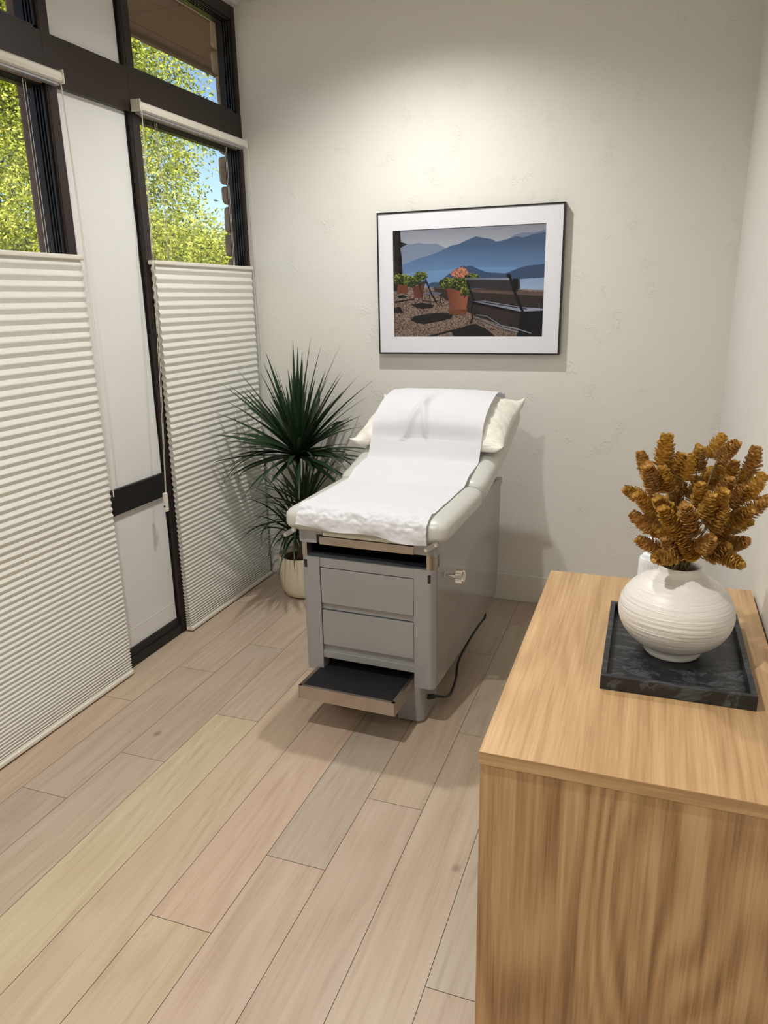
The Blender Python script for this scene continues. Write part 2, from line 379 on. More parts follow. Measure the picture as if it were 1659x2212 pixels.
# trees : thousands of small leaves on drooping sprays
def leaf_mat(name, c1, c2, c3):
    m, nt, b = newmat(name); oi = nd(nt, 'ShaderNodeAttribute', attribute_name='tint')
    c = ramp(nt, oi.outputs['Fac'], [(0, c1), (.5, c2), (1, c3)])
    nt.links.new(c, b.inputs['Base Color']); b.inputs['Roughness'].default_value = .6
    t = nd(nt, 'ShaderNodeBsdfTranslucent'); nt.links.new(c, t.inputs[0]); mx = nd(nt, 'ShaderNodeMixShader', i_0=.45)
    nt.links.new(b.outputs[0], mx.inputs[1]); nt.links.new(t.outputs[0], mx.inputs[2]); nt.links.new(mx.outputs[0], nt.nodes['Material Output'].inputs[0]); return m
M_bark = mat('bark', srgb(92, 76, 62), .9, var=.3, vscale=20, bump=.01, bscale=30)
def tree(base, blobs, n, seed, m, label, name='leafy_tree', leaf=(.085, .02), spray=.45):
    r = np.random.RandomState(seed)
    t = thing(name, label, 'tree', base); B = np.array(base)
    vol = np.array([b[3]**2 for b in blobs]); idx = r.choice(len(blobs), n//9, p=vol/vol.sum())
    bl = np.array(blobs)[idx]; d = r.normal(size=(len(idx), 3)); d /= np.linalg.norm(d, axis=1)[:, None]
    rad = bl[:, 3]*(r.uniform(.35, 1.0, len(idx))**.45)*(1+.16*np.sin(7*d[:, 0]+idx)*np.sin(6*d[:, 2]+2*idx))
    root = bl[:, :3]+d*rad[:, None]*np.array([1, 1, .9])
    # spray direction: outwards then drooping
    sd = d*np.array([1, 1, .4])+np.array([0, 0, -.45])+r.normal(size=d.shape)*.3; sd /= np.linalg.norm(sd, axis=1)[:, None]
    P = []; Dr = []; T = []
    tint = np.clip(r.normal(.45, .24, len(idx))+.22*np.sin(5*root[:, 0]+1.3)*np.sin(4.3*root[:, 2]), 0, 1)  # wide spread towards dark tints paints shaded depth into the leaf colour
    for k in range(9):
        s = (k+1)/9*spray*r.uniform(.5, 1, len(idx))
        p = root+sd*s[:, None]+np.array([0, 0, -1])*(s**2*.9)[:, None]+r.normal(size=root.shape)*.025
        P.append(p); Dr.append(sd+r.normal(size=sd.shape)*.65); T.append(np.clip(tint+r.normal(0, .12, len(idx)), 0, 1))
    P = np.concatenate(P); Dr = np.concatenate(Dr); T = np.concatenate(T); Dr /= np.linalg.norm(Dr, axis=1)[:, None]
    U = np.cross(Dr, r.normal(size=Dr.shape)); U /= np.linalg.norm(U, axis=1)[:, None]
    L = leaf[0]*r.uniform(.6, 1.3, len(P))[:, None]; Wd = leaf[1]*r.uniform(.7, 1.3, len(P))[:, None]
    P = P-B
    v = np.stack([P, P+Dr*L*.45+U*Wd, P+Dr*L, P+Dr*L*.45-U*Wd], 1).reshape(-1, 3)
    me = bpy.data.meshes.new('crown'); N = len(P)
    me.vertices.add(4*N); me.vertices.foreach_set('co', v.ravel().astype(np.float32))
    me.loops.add(4*N); me.loops.foreach_set('vertex_index', np.arange(4*N, dtype=np.int32))
    me.polygons.add(N); me.polygons.foreach_set('loop_start', np.arange(0, 4*N, 4, dtype=np.int32)); me.polygons.foreach_set('loop_total', np.full(N, 4, dtype=np.int32))
    me.update(calc_edges=True)
    at = me.attributes.new('tint', 'FLOAT', 'FACE'); at.data.foreach_set('value', T.astype(np.float32))
    obj('crown', me, m, t)
    bm = BM(); top = np.mean([b[:3] for b in blobs], 0)-B
    tube(bm, spline([(0, 0, -.1), (top[0]*.15, top[1]*.1, top[2]*.35), (top[0]*.6, top[1]*.6, top[2]*.8), tuple(top)], 6), [.16-.12*i/18 for i in range(19)], 10)
    for b in blobs[::3]:
        q = np.array(b[:3])-B; s0 = top*.7
        tube(bm, [tuple(s0), tuple((s0+q)/2+np.array([0, 0, .15])), tuple(q)], [.05, .035, .012], 6)
    obj('trunk', bm, M_bark, t)
    return t
M_leafA = leaf_mat('leaf_bright', srgb(84, 96, 38), srgb(206, 214, 84), srgb(242, 240, 128))
M_leafB = leaf_mat('leaf_green', srgb(66, 78, 40), srgb(160, 172, 82), srgb(212, 214, 110))
def blobs_in(fn, n, seed, rmin, rmax):
    r = random.Random(seed); out = []
    while len(out) < n:
        p = fn(r)
        if p: out.append(tuple(p)+(r.uniform(rmin, rmax),))
    return out
# A : tall bright tree, fills the left window and the left half of the right one
def fA(r):
    y = r.uniform(5.9, 7.6); z = r.uniform(1.0, 5.6)
    lim = -5.0 if z > 2.6 else -4.55
    x = r.uniform(-6.5, lim-.25)
    x -= max(0, (y-7))*.8
    return (x, y, z)
tree((-5.9, 7.0, -.15), blobs_in(fA, 46, 5, .32, .62)+[(-4.95, 7.0, 3.35, .42), (-5.0, 7.0, 3.9, .42), (-4.9, 6.8, 2.6, .34), (-5.3, 6.9, 3.6, .45), (-5.2, 7, 3.0, .4)], 260000, 1, M_leafA, 'tall bright yellow-green tree filling the left half of the right-hand window', leaf=(.046, .010))
def fB(r):
    y = r.uniform(8.2, 9.6); z = r.uniform(.5, 2.25)
    x = r.uniform(-6.6, -3.9)*y/8.6
    return (x, y, z)
tree((-5.0, 9.0, -.15), blobs_in(fB, 34, 9, .35, .62), 220000, 2, M_leafA, 'rounded yellow-green tree low in the right-hand window beside the stone wall', leaf=(.050, .011))
def fC(r):
    y = r.uniform(5.2, 7.4); z = r.uniform(.8, 5.0); x = r.uniform(-9.5, -6.6)
    return (x, y, z)
tree((-8.0, 6.2, -.15), blobs_in(fC, 46, 12, .35, .7), 190000, 3, M_leafB, 'denser green tree seen through the left-hand window', leaf=(.052, .011))

# ------------------------------------------------------------------ honeycomb blinds
def blind(y0, y1, label):
    t = thing('honeycomb_blind', label, 'window blind', (F, (y0+y1)/2, 0)); L = (y1-y0)/2
    xb, xf = .008, .035
    ztop = 1.712; zs = [ztop]; 
    while zs[-1] > .03: zs.append(zs[-1]-(.0075+.0305*max(0, zs[-1]/1.7)**.55))
    zs[-1] = .022
    bm = BM(); ends = []
    # front and back zigzag skins
    for side in (0, 1):
        pts = []
        for i, (a, b) in enumerate(zip(zs, zs[1:])):
            mid = (a+b)/2; xm = (xb+xf)/2
            va = .006
            pts.append(((xm+va if side else xm-va), a))
            k = (a-b)
            pts.append((xf if side else xb, mid+.05*k)); pts.append((xf if side else xb, mid-.05*k))
        pts.append(((xm+va if side else xm-va), zs[-1]))
        NY = 14; rows = []
        for (x, z) in pts:
            rows.append([bm.verts.new((x+.0006*mnoise.noise(Vector((z*40, j*1.7, side))), -L+2*L*j/NY, z+.0016*mnoise.noise(Vector((z*90, j*.9, 3))))) for j in range(NY+1)])
        for A, B in zip(rows, rows[1:]):
            for j in range(NY):
                bm.faces.new((A[j], A[j+1], B[j+1], B[j]) if side else (A[j], B[j], B[j+1], A[j+1]))
    obj('fabric', bm, M_blind, t)
    bm = BM(); bx(bm, .004, .042, -L-.012, L+.008, 1.712, 1.730, .005, 3); obj('mid_rail', bm, M_rail, t)
    bm = BM(); bx(bm, .006, .044, -L, L, .006, .024, .005, 3); obj('bottom_rail', bm, M_rail, t)
    # headrail with rounded front
    pts = [(.002, 2.302), (.038, 2.302), (.046, 2.306), (.049, 2.318), (.046, 2.331), (.038, 2.338), (.002, 2.341)]
    bm = BM(); A = [bm.verts.new((x, -L-.012, z)) for x, z in pts]; B = [bm.verts.new((x, L+.004, z)) for x, z in pts]
    n = len(pts)
    for i in range(n): bm.faces.new((A[i], B[i], B[(i+1) % n], A[(i+1) % n]))
    bm.faces.new(A[::-1][::-1]); bm.faces.new(B[::-1]); bmesh.ops.recalc_face_normals(bm, faces=bm.faces)
    hr = obj('headrail', bm, M_rail, t)
    for s in (-1, 1):
        bm = BM(); ya = -L-.018 if s < 0 else L+.003; bx(bm, .003, .051, ya, ya+.006, 2.299, 2.343, .002, 2); bx(bm, .042, .050, ya-.001, ya+.007, 2.308, 2.330, .001); obj('end_cap', bm, M_rail, hr)
    # under channel
    bm = BM(); bx(bm, .010, .034, -L, L, 2.293, 2.303, .001); obj('under_channel', bm, mat('grey_channel', srgb(168, 168, 172), .4, .3), hr)
    # lift cords through the opening
    for yy in (-L*.72, L*.62):
        for dy in (-.006, .006):
            bm = BM(); tube(bm, [(.022, yy+dy, 2.28), (.024, yy+dy, 1.73)], .0008, 6); obj('lift_cord', bm, M_cord, t)
    return t, L
bt, L = blind(2.795, 3.618, 'cream honeycomb blind half lowered in the right-hand window, behind the plant')
def cords(t, y, z1, x=.056, weight=False, sp=.010):
    for d in (-sp/2, sp/2):
        bm = BM(); tube(bm, spline([(x-.008, y+d*.4, 2.32), (x+.002, y+d, 1.9), (x+.003+d*.2, y+d*1.2+.004, 1.3), (x, y+d*.5, z1)], 5), .0011, 6); obj('pull_cord', bm, M_cord, t)
YC = 2.682-(2.795+3.618)/2
for d in (-.004, .005):
    bm = BM(); tube(bm, spline([(.048, YC+.105+d*.4, 2.318), (.051, YC+.075+d, 1.71), (.051, YC+.048+d, 1.27), (.050, YC+.004+d*.6, .735)], 6), .0011, 6); obj('pull_cord', bm, M_cord, bt)
bm = BM(); bx(bm, .040, .056, YC-.010, YC+.010, .655, .735, .003, 2); bx(bm, .038, .058, YC-.012, YC+.004, .650, .663, .001)
cl = obj('cord_cleat', bm, M_rail, bt)
bm = BM(); cyl(bm, (.048, YC-.013, .675), (.048, YC+.024, .675), .004, seg=10); bx(bm, .042, .054, YC+.018, YC+.022, .66, .695, .001); obj('cleat_screw', bm, M_track, cl)
cords(bt, L+.012, .95, sp=.008)
bm = BM(); cyl(bm, (.062, L+.012, .95), (.062, L+.012, .88), .004, .006, 12); obj('cord_tassel', bm, M_rail, bt)
bt2, L2 = blind(1.545, 2.351, 'cream honeycomb blind at the left edge of the picture, covering the left-hand window')
cords(bt2, L2+.001, .80, x=.047, sp=.006)

# ------------------------------------------------------------------ framed print
fw = thing('framed_picture', 'black framed landscape photo with wide white mat on the back wall', 'picture', ((-1.337-.433)/2, YB, (1.957+1.284)/2))
HW, HH = .4525, .3365
bm = BM(); e = .007
for a in (bx(bm, -HW, HW, -.04, -.0005, HH-e, HH), bx(bm, -HW, HW, -.04, -.0005, -HH, -HH+e), bx(bm, -HW, -HW+e, -.04, -.0005, -HH+e, HH-e), bx(bm, HW-e, HW, -.04, -.0005, -HH+e, HH-e)): pass
obj('picture_frame', bm, mat('black_frame', srgb(24, 24, 26), .35), fw)
X0, X1, Z0, Z1 = -.371, .369, -.2515, .2515
bm = BM()
pw = -.0365
def quad(bm, x0, x1, z0, z1, y): bm.faces.new([bm.verts.new(p) for p in ((x0, y, z0), (x1, y, z0), (x1, y, z1), (x0, y, z1))])
quad(bm, -HW+e, X0, -HH+e, HH-e, pw); quad(bm, X1, HW-e, -HH+e, HH-e, pw); quad(bm, X0, X1, Z1, HH-e, pw); quad(bm, X0, X1, -HH+e, Z0, pw)
for (a, b, c, d) in ((X0, Z0, X1, Z0), (X1, Z0, X1, Z1), (X1, Z1, X0, Z1), (X0, Z1, X0, Z0)):
    bm.faces.new([bm.verts.new(p) for p in ((a, pw, b), (c, pw, d), (c, pw+.002, d), (a, pw+.002, b))])
bmesh.ops.solidify
obj('mat_board', bm, mat('mat_board', srgb(230, 231, 238), .7, var=.005), fw)
bm = BM(); bx(bm, -HW+e, HW-e, -.030, -.006, -HH+e, HH-e); obj('backing_board', bm, mat('backing', srgb(60, 50, 40), .9), fw)
# the print: flat layers of one picture. u,v run 0..1 over the printed area
def U(u): return X0+(X1-X0)*u
def V(v): return Z0+(Z1-Z0)*v
pr_mats = []; pbm = BM(); lay = [0]
def pmat(name, c1, c2=None, axis='z', scale=0, a=0, b=1, fine=0, amt=.5):
    m, nt, b_ = newmat(name); cv = coords(nt); b_.inputs['Roughness'].default_value = .6; b_.inputs['Specular IOR Level'].default_value = .15
    if c2 is None: c2 = c1
    if scale:
        n = nd(nt, 'ShaderNodeTexNoise', i_Scale=float(scale), i_Detail=6.0, i_Roughness=.7); nt.links.new(cv, n.inputs['Vector'])
        col = ramp(nt, n.outputs['Fac'], [(.5-.5*amt*.4, srgb(*c1)), (.5+.5*amt*.4, srgb(*c2))])
    else:
        sp = nd(nt, 'ShaderNodeSeparateXYZ'); nt.links.new(cv, sp.inputs[0])
        mr = nd(nt, 'ShaderNodeMapRange', i_1=a, i_2=b); nt.links.new(sp.outputs[axis.upper()], mr.inputs[0])
        col = ramp(nt, mr.outputs[0], [(0, srgb(*c1)), (1, srgb(*c2))])
    nt.links.new(col, b_.inputs['Base Color']); pr_mats.append(m); return len(pr_mats)-1
def poly(pts, mi):
    lay[0] += 1; y = -.0335-.0000025*lay[0]
    vs = [bm2.verts.new((U(min(1, max(0, u))), y, V(min(1, max(0, v))))) for u, v in pts]
    f = bm2.faces.new(vs); f.material_index = mi; f.normal_update()
    if f.normal.y > 0: f.normal_flip()
bm2 = BM()
sky = pmat('print_sky', (186, 194, 208), (126, 130, 142), a=V(.6), b=V(1.0))
far = pmat('print_far_ridge', (122, 136, 160), (104, 116, 138), a=V(.7), b=V(.95))
mid = pmat('print_mid_ridge', (100, 132, 172), (66, 86, 118), a=V(.58), b=V(.85))
near = pmat('print_hill', (48, 66, 96), (62, 84, 116), scale=60, amt=1)
lake = pmat('print_lake', (150, 170, 200), (120, 145, 182), a=V(.42), b=V(.58))
grav = pmat('print_gravel', (40, 33, 31), (150, 128, 114), scale=190, amt=.5)
dark = pmat('print_shadow', (12, 13, 17), (34, 31, 32), scale=300, amt=1)
wallm = pmat('print_parapet', (26, 24, 26), (60, 50, 46), scale=90, amt=1)
capm = pmat('print_parapet_cap', (74, 64, 62), (104, 84, 80), scale=80, amt=1)
terra = pmat('print_terracotta', (92, 50, 38), (146, 88, 66), axis='x', a=U(.36), b=U(.52))
terd = pmat('print_terracotta_dark', (84, 46, 34), (120, 70, 52), scale=60, amt=1)
leafm = pmat('print_leaves', (74, 86, 30), (176, 180, 80), scale=220, amt=.8)
dlf = pmat('print_leaf_shade', (18, 26, 14), (40, 54, 26), scale=200, amt=1)
lfd = pmat('print_leaf_mid', (58, 76, 30), (96, 114, 46), scale=200, amt=1)
flow = pmat('print_flowers', (150, 84, 66), (226, 160, 130), scale=240, amt=.8)
blk = pmat('print_bench_black', (10, 11, 15), (18, 20, 26), scale=60)
brn = pmat('print_bench_lit', (92, 96, 112), (150, 156, 176), axis='x', a=U(.5), b=U(1))
slat = pmat('print_bench_back', (30, 31, 36), (58, 56, 58), scale=40, amt=1)
hou = pmat('print_house', (16, 14, 16), (44, 36, 34), scale=30, amt=1)
haze = pmat('print_haze', (104, 138, 180), (100, 134, 176), a=0, b=1)
poly([(0, .45), (1, .45), (1, 1), (0, 1)], sky)
poly([(.7, .8), (.74, .85), (.80, .91), (.86, .93), (.9, .925), (.95, .93), (1, .95), (1, .6), (.7, .6)], far)
poly([(.05, .84), (.1, .875), (.13, .87), (.17, .88), (.22, .87), (.3, .865), (.35, .83), (.4, .8), (.4, .6), (.05, .6)], far)
rg = [(0, .6), (.06, .68), (.1, .70), (.18, .74), (.25, .76), (.33, .80), (.4, .845), (.44, .85), (.5, .885), (.56, .915), (.6, .90), (.66, .885), (.69, .86), (.72, .865), (.78, .885), (.82, .90), (.86, .885), (.92, .91), (1, .925), (1, .5), (0, .5)]
poly(rg, mid)
poly([(0, .45), (1, .45), (1, .60), (.8, .63), (.55, .64), (.3, .62), (0, .60)], haze)
poly([(.05, .52), (1, .52), (1, .42), (.05, .42)], haze)
hill = [(.32, .50), (.34, .54), (.37, .575), (.40, .60), (.43, .63), (.47, .655), (.5, .65), (.53, .655), (.56, .635), (.6, .61), (.64, .59), (.69, .585), (.75, .575), (.80, .60), (.85, .625), (.9, .64), (.96, .645), (1, .65), (1, .53), (.8, .515), (.6, .5), (.33, .47)]
poly(hill, near)
poly([(.55, .52), (.7, .515), (1, .53), (1, .38), (.55, .40)], lake)
poly([(0, 0), (1, 0), (1, .42), (.3, .46), (0, .48)], grav)
poly([(.28, .46), (.55, .435), (1, .40), (1, .05), (.75, .1), (.55, .2), (.42, .3), (.3, .40)], wallm)
poly([(.28, .485), (.5, .45), (.8, .415), (1, .405), (1, .365), (.8, .385), (.5, .42), (.28, .46)], capm)
poly([(0, .56), (.055, .56), (.065, .60), (.06, .75), (.05, .84), (.1, .875), (.055, .895), (.05, 1), (0, 1)], hou)
poly([(.06, .44), (.065, .58), (.05, .62), (0, .62), (0, .44)], hou)
# shadows on the gravel
poly([(.12, .16), (.16, .13), (.22, .12), (.32, .145), (.40, .17), (.42, .22), (.34, .23), (.22, .215), (.14, .195)], dark)
poly([(.0, .34), (.14, .365), (.15, .355), (.01, .325)], dark)
poly([(.0, .28), (.04, .29), (.07, .235), (.0, .225)], dark)
poly([(.12, .31), (.2, .325), (.28, .30), (.27, .27), (.2, .265), (.16, .275)], dark)
poly([(.02, .39), (.07, .40), (.1, .38), (.04, .37)], dark)
poly([(.42, .0), (.40, .055), (.5, .1), (.56, .12), (.64, .07), (.70, 0)], dark)
poly([(.22, 0), (.42, .07), (.44, .06), (.28, 0)], dark)
# far plants and pots
def bush(cu, cv, ru, rv, mi, n=26, seed=0):
    r = random.Random(seed)
    pts = [(cu+ru*math.cos(a)*r.uniform(.7, 1.1), cv+rv*math.sin(a)*r.uniform(.65, 1.1)) for a in [2*math.pi*i/n for i in range(n)]]
    poly(pts, mi if mi == blk else dlf if mi == leafm else mi)
    if mi == blk: return
    for k in range(int(2600*ru)):
        a = r.uniform(0, 6.283); q = r.random()**.5*1.08; u = cu+ru*q*math.cos(a); v = cv+rv*q*math.sin(a); b = r.uniform(0, 6.283); L_ = r.uniform(.006, .013)
        light = (v-cv)/rv*.3+(cu-u)/ru*.1+r.random()
        mm = (leafm if light > .75 else lfd if light > .35 else dlf) if mi == leafm else (flow if light > .5 else terra) if mi == flow else mi
        poly([(u-L_*.68*math.cos(b), v-L_*math.sin(b)), (u+L_*.3*math.sin(b), v-L_*.4*math.cos(b)), (u+L_*.68*math.cos(b), v+L_*math.sin(b)), (u-L_*.3*math.sin(b), v+L_*.4*math.cos(b))], mm)
poly([(.02, .42), (.03, .5), (.1, .5), (.1, .42)], terd)
poly([(.145, .37), (.138, .48), (.22, .50), (.20, .37)], terra)
bush(.06, .55, .065, .05, leafm, seed=1); bush(.13, .525, .06, .05, leafm, seed=2); bush(.19, .575, .045, .045, leafm, seed=3); bush(.3, .49, .06, .02, near, seed=8)
# middle bench
poly([(.17, .51), (.23, .535), (.235, .51), (.18, .48)], slat)
poly([(.2, .40), (.26, .425), (.34, .415), (.32, .395), (.24, .40)], brn)
def stroke(pts, w, mi):
    L_, R_ = [], []
    for i, p in enumerate(pts):
        a = pts[max(0, i-1)]; b = pts[min(len(pts)-1, i+1)]; dx, dy = (b[0]-a[0])*1.47, b[1]-a[1]; l = math.hypot(dx, dy) or 1
        L_.append((p[0]-dy/l*w/1.47, p[1]+dx/l*w)); R_.append((p[0]+dy/l*w/1.47, p[1]-dx/l*w))
    for i in range(len(pts)-1): poly([L_[i], L_[i+1], R_[i+1], R_[i]], mi)
stroke([(.225, .54), (.26, .42), (.3, .32)], .007, blk); stroke([(.175, .5), (.2, .41)], .004, blk); stroke([(.2, .40), (.205, .33), (.2, .31)], .004, blk)
stroke([(.2, .345), (.27, .33), (.32, .34)], .003, blk); stroke([(.25, .40), (.26, .3), (.275, .275)], .004, blk); stroke([(.33, .40), (.325, .34), (.335, .29)], .004, blk)
# large pot with flowers
poly([(.365, .44), (.37, .43), (.395, .24), (.5, .24), (.518, .42), (.516, .44)], terra)
poly([(.362, .475), (.362, .435), (.52, .435), (.52, .475)], terra)
poly([(.385, .265), (.385, .21), (.5, .205), (.51, .265)], terd)
poly([(.395, .27), (.505, .27), (.505, .255), (.395, .255)], terra)
bush(.37, .50, .055, .05, leafm, seed=4); bush(.46, .50, .08, .065, leafm, seed=5); bush(.53, .55, .05, .03, leafm, seed=6)
bush(.50, .42, .035, .05, leafm, seed=9)
bush(.455, .585, .055, .04, flow, seed=7); bush(.47, .615, .03, .025, flow, seed=11)
# near bench
poly([(.84, .0), (.86, .23), (1, .235), (1, 0)], blk)
poly([(.5, .535), (.8, .515), (.845, .525), (.85, .44), (.81, .42), (.52, .455), (.5, .50)], slat)
poly([(.5, .545), (.8, .535), (.80, .515), (.5, .53)], brn)
poly([(.535, .325), (.62, .335), (.86, .27), (.98, .255), (1, .25), (1, .235), (.86, .225)], brn)
stroke([(.535, .325), (.86, .222), (1, .23)], .006, blk); stroke([(.6, .325), (.9, .25)], .004, blk)
stroke([(.78, .56), (.82, .40), (.88, .20), (.9, .0)], .013, blk); stroke([(.505, .52), (.55, .34)], .008, blk)
bush(.775, .555, .016, .022, blk, 14, 1); bush(.498, .56, .009, .014, blk, 12, 2); poly([(.80, .53), (.835, .525), (.84, .43), (.81, .43)], blk)
stroke([(.55, .32), (.535, .25), (.545, .18), (.53, .12)], .006, blk); stroke([(.57, .24), (.58, .2)], .006, blk)
stroke([(.56, .185), (.7, .1), (.85, .04)], .004, brn); stroke([(.57, .205), (.64, .19), (.74, .1), (.82, .08), (.93, .03)], .004, brn)
obj('photo_print', bm2, pr_mats, fw, label='landscape photo of a lake, benches and flower pots')
bm = BM(); bx(bm, -HW+e, HW-e, -.0388, -.0374, -HH+e, HH-e); obj('glass_pane', bm, M_pglass, fw)

# ------------------------------------------------------------------ exam table
ET = thing('exam_table', 'grey metal medical exam table with sage vinyl cushions and pull-out step', 'exam table', (-.922, 2.312, 0), R(-2.2))
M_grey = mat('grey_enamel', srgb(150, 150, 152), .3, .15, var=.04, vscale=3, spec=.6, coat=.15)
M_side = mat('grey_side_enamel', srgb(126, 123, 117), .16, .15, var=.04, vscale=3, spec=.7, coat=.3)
M_chip = mat('paint_chip', srgb(60, 58, 58), .6)
M_vinyl = mat('sage_vinyl', srgb(200, 200, 193), .34, var=.02, vscale=4, bump=.0006, bscale=14)
M_black = mat('black_cavity', srgb(24, 26, 30), .5)
M_steel = mat('brushed_steel', srgb(176, 166, 156), .28, .9, var=.08, vscale=12)
M_zinc = mat('zinc_plate', srgb(150, 150, 146), .4, .4)
M_chrome = mat('chrome', srgb(226, 224, 222), .07, 1, var=.02)
M_mat = mat('black_rubber', srgb(20, 21, 26), .55, bump=.0008, bscale=180)
def arc(cx, cy, r, a0, a1, n=6): return [(cx+r*math.cos(R(a0+(a1-a0)*i/n)), cy+r*math.sin(R(a0+(a1-a0)*i/n))) for i in range(n+1)]
HWB = .26; rc = .024
def stile(s, z0, z1, inner=.184, depth=.05, proud=0):
    o = HWB+proud; pts = [(inner, -proud)]+arc(o-rc, -proud+rc, rc, -90, 0)+[(o, depth), (inner, depth)]
    if s < 0: pts = [(-x, y) for x, y in pts][::-1]
    return pts
bm = BM()
for s in (1, -1): prism(bm, stile(s, 0, 0), .187, .648)
# side panels with chamfered lower back corner and raised rear tab
def xprism(bm, pts, x0, x1):
    a = [bm.verts.new((x0, y, z)) for y, z in pts]; b = [bm.verts.new((x1, y, z)) for y, z in pts]; n = len(pts)
    for i in range(n): j = (i+1) % n; bm.faces.new((a[i], a[j], b[j], b[i]))
    bm.faces.new(a[::-1]); bm.faces.new(b)
bx(bm, -.184, .184, .002, .04, .609, .647, .002); bx(bm, -.184, .184, .002, .05, .243, .272, .002)
bx(bm, -.184, .184, .012, .04, .438, .468, .001); bx(bm, -.184, .184, .014, .05, .270, .298, .001)
bx(bm, -.236, .236, .24, .92, .19, .70); bx(bm, -.236, .236, .045, .24, .255, .62)
bmesh.ops.recalc_face_normals(bm, faces=bm.faces)
body = obj('cabinet', bm, M_grey, ET)
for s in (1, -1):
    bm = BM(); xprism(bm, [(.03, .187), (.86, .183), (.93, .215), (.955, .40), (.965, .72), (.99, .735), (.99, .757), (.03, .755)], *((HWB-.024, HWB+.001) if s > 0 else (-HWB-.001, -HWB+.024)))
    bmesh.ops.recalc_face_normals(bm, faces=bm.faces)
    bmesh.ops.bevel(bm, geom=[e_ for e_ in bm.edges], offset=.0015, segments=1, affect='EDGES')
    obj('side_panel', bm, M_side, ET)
    # corner cap bracket and chrome post
    bm = BM(); pts = [(.188, -.006)]+arc(HWB+.010-.03, -.006+.03, .03, -90, 0)+[(HWB+.010, .08), (.188, .08)]
    if s < 0: pts = [(-x, y) for x, y in pts][::-1]
    prism(bm, pts, .703, .752); bx(bm, *( (.165, .20) if s > 0 else (-.20, -.165)), -.005, .03, .737, .751, .001)
    bmesh.ops.recalc_face_normals(bm, faces=bm.faces); obj('corner_cap', bm, M_grey, ET)
    bm = BM(); prism(bm, stile(s, 0, 0, .232, .06, .001), .648, .703); bmesh.ops.recalc_face_normals(bm, faces=bm.faces); obj('corner_post', bm, M_steel, ET, label='brushed steel corner post')
    # slots
    bm = BM(); xs = .246 if s > 0 else -.240; bx(bm, xs-.006, xs+.006, -.001, .004, .603, .633) if s < 0 else bx(bm, xs-.010, xs, -.001, .004, .600, .630); obj('slot', bm, M_black, ET)
# tray opening
bm = BM()
bx(bm, -.236, .236, .055, .24, .6185, .6235); bx(bm, -.236, -.232, .04, .24, .6235, .703); bx(bm, .232, .236, .04, .24, .6235, .703); bx(bm, -.236, .236, .236, .24, .62, .71); bx(bm, -.236, .236, .02, .24, .7035, .706)
bx(bm, -.19, .19, .05, .055, .4, .62)
obj('storage_shelf', bm, M_black, ET, label='black open shelf behind the steel strip')
bm = BM(); bx(bm, -.232, .232, .0, .055, .6475, .6495); obj('shelf_lip', bm, mat('lip', srgb(74, 80, 86), .4), ET)
bm = BM(); bx(bm, -.177, .188, -.008, .03, .7005, .7305, .0015); obj('steel_strip', bm, M_steel, ET, label='brushed steel strip')
bm = BM(); bx(bm, -.165, .170, -.006, .10, .732, .748, .006, 3); obj('leg_rest_pad', bm, mat('cream_vinyl', srgb(214, 210, 196), .45), ET, label='thin cream pad under the seat')
bm = BM(); bx(bm, -.245, .25, .015, .94, .748, .757); obj('deck', bm, M_black, ET)
for (z0, z1) in ((.4675, .6065), (.2985, .4385)):
    bm = BM(); bx(bm, -.1805, .1825, .0, .03, z0, z1, .0018); d = obj('drawer', bm, M_grey, ET)
    bm = BM(); bx(bm, -.1805, .1825, .010, .016, z1+.0003, z1+.0022); bx(bm, -.1838, -.1808, .004, .012, z0, z1+.002); bx(bm, .1828, .1842, .004, .012, z0, z1+.002); obj('shadow_gap', bm, M_black, d)
    if z0 > .4:
        bm = BM(); r_ = random.Random(2); prev = None
        for i in range(60):
            x = -.17+.34*i/59; h_ = max(0.0002, .0022*mnoise.noise(Vector((x*90, 0, 1)))*(1 if x < -.1 or -.01 < x < .04 else .2))
            cur = (bm.verts.new((x, -.0003, z0)), bm.verts.new((x, -.0003, z0+h_)))
            if prev: bm.faces.new((prev[0], cur[0], cur[1], prev[1]))
            prev = cur
        obj('worn_edge', bm, M_chip, d)
# step
bm = BM(); y0, y1 = -.152, .24; t_ = .013
bx(bm, -.213, .165, y0, y0+.002, .147, .198); bx(bm, -.213, -.211, y0, y1, .147, .198); bx(bm, .163, .165, y0, y1, .147, .198)
bx(bm, -.213, .165, y0, y0+t_, .196, .199, .001); bx(bm, -.213, -.213+t_, y0, y1, .196, .199, .001); bx(bm, .165-t_, .165, y0, y1, .196, .199, .001)
bx(bm, -.21, .162, y0+.002, y1, .17, .19)
st = obj('step', bm, M_steel, ET, label='pull-out steel step')
bm = BM(); bx(bm, -.213+t_, .165-t_, y0+t_, y1, .190, .1985, .001); obj('step_mat', bm, M_mat, st, label='black rubber tread')
bm = BM()
for i in range(34): y = y0+t_+.004+i*.0105; bx(bm, -.197, .149, y, y+.004, .1983, .1992, .0003, 1)
obj('tread_ribs', bm, M_mat, st)
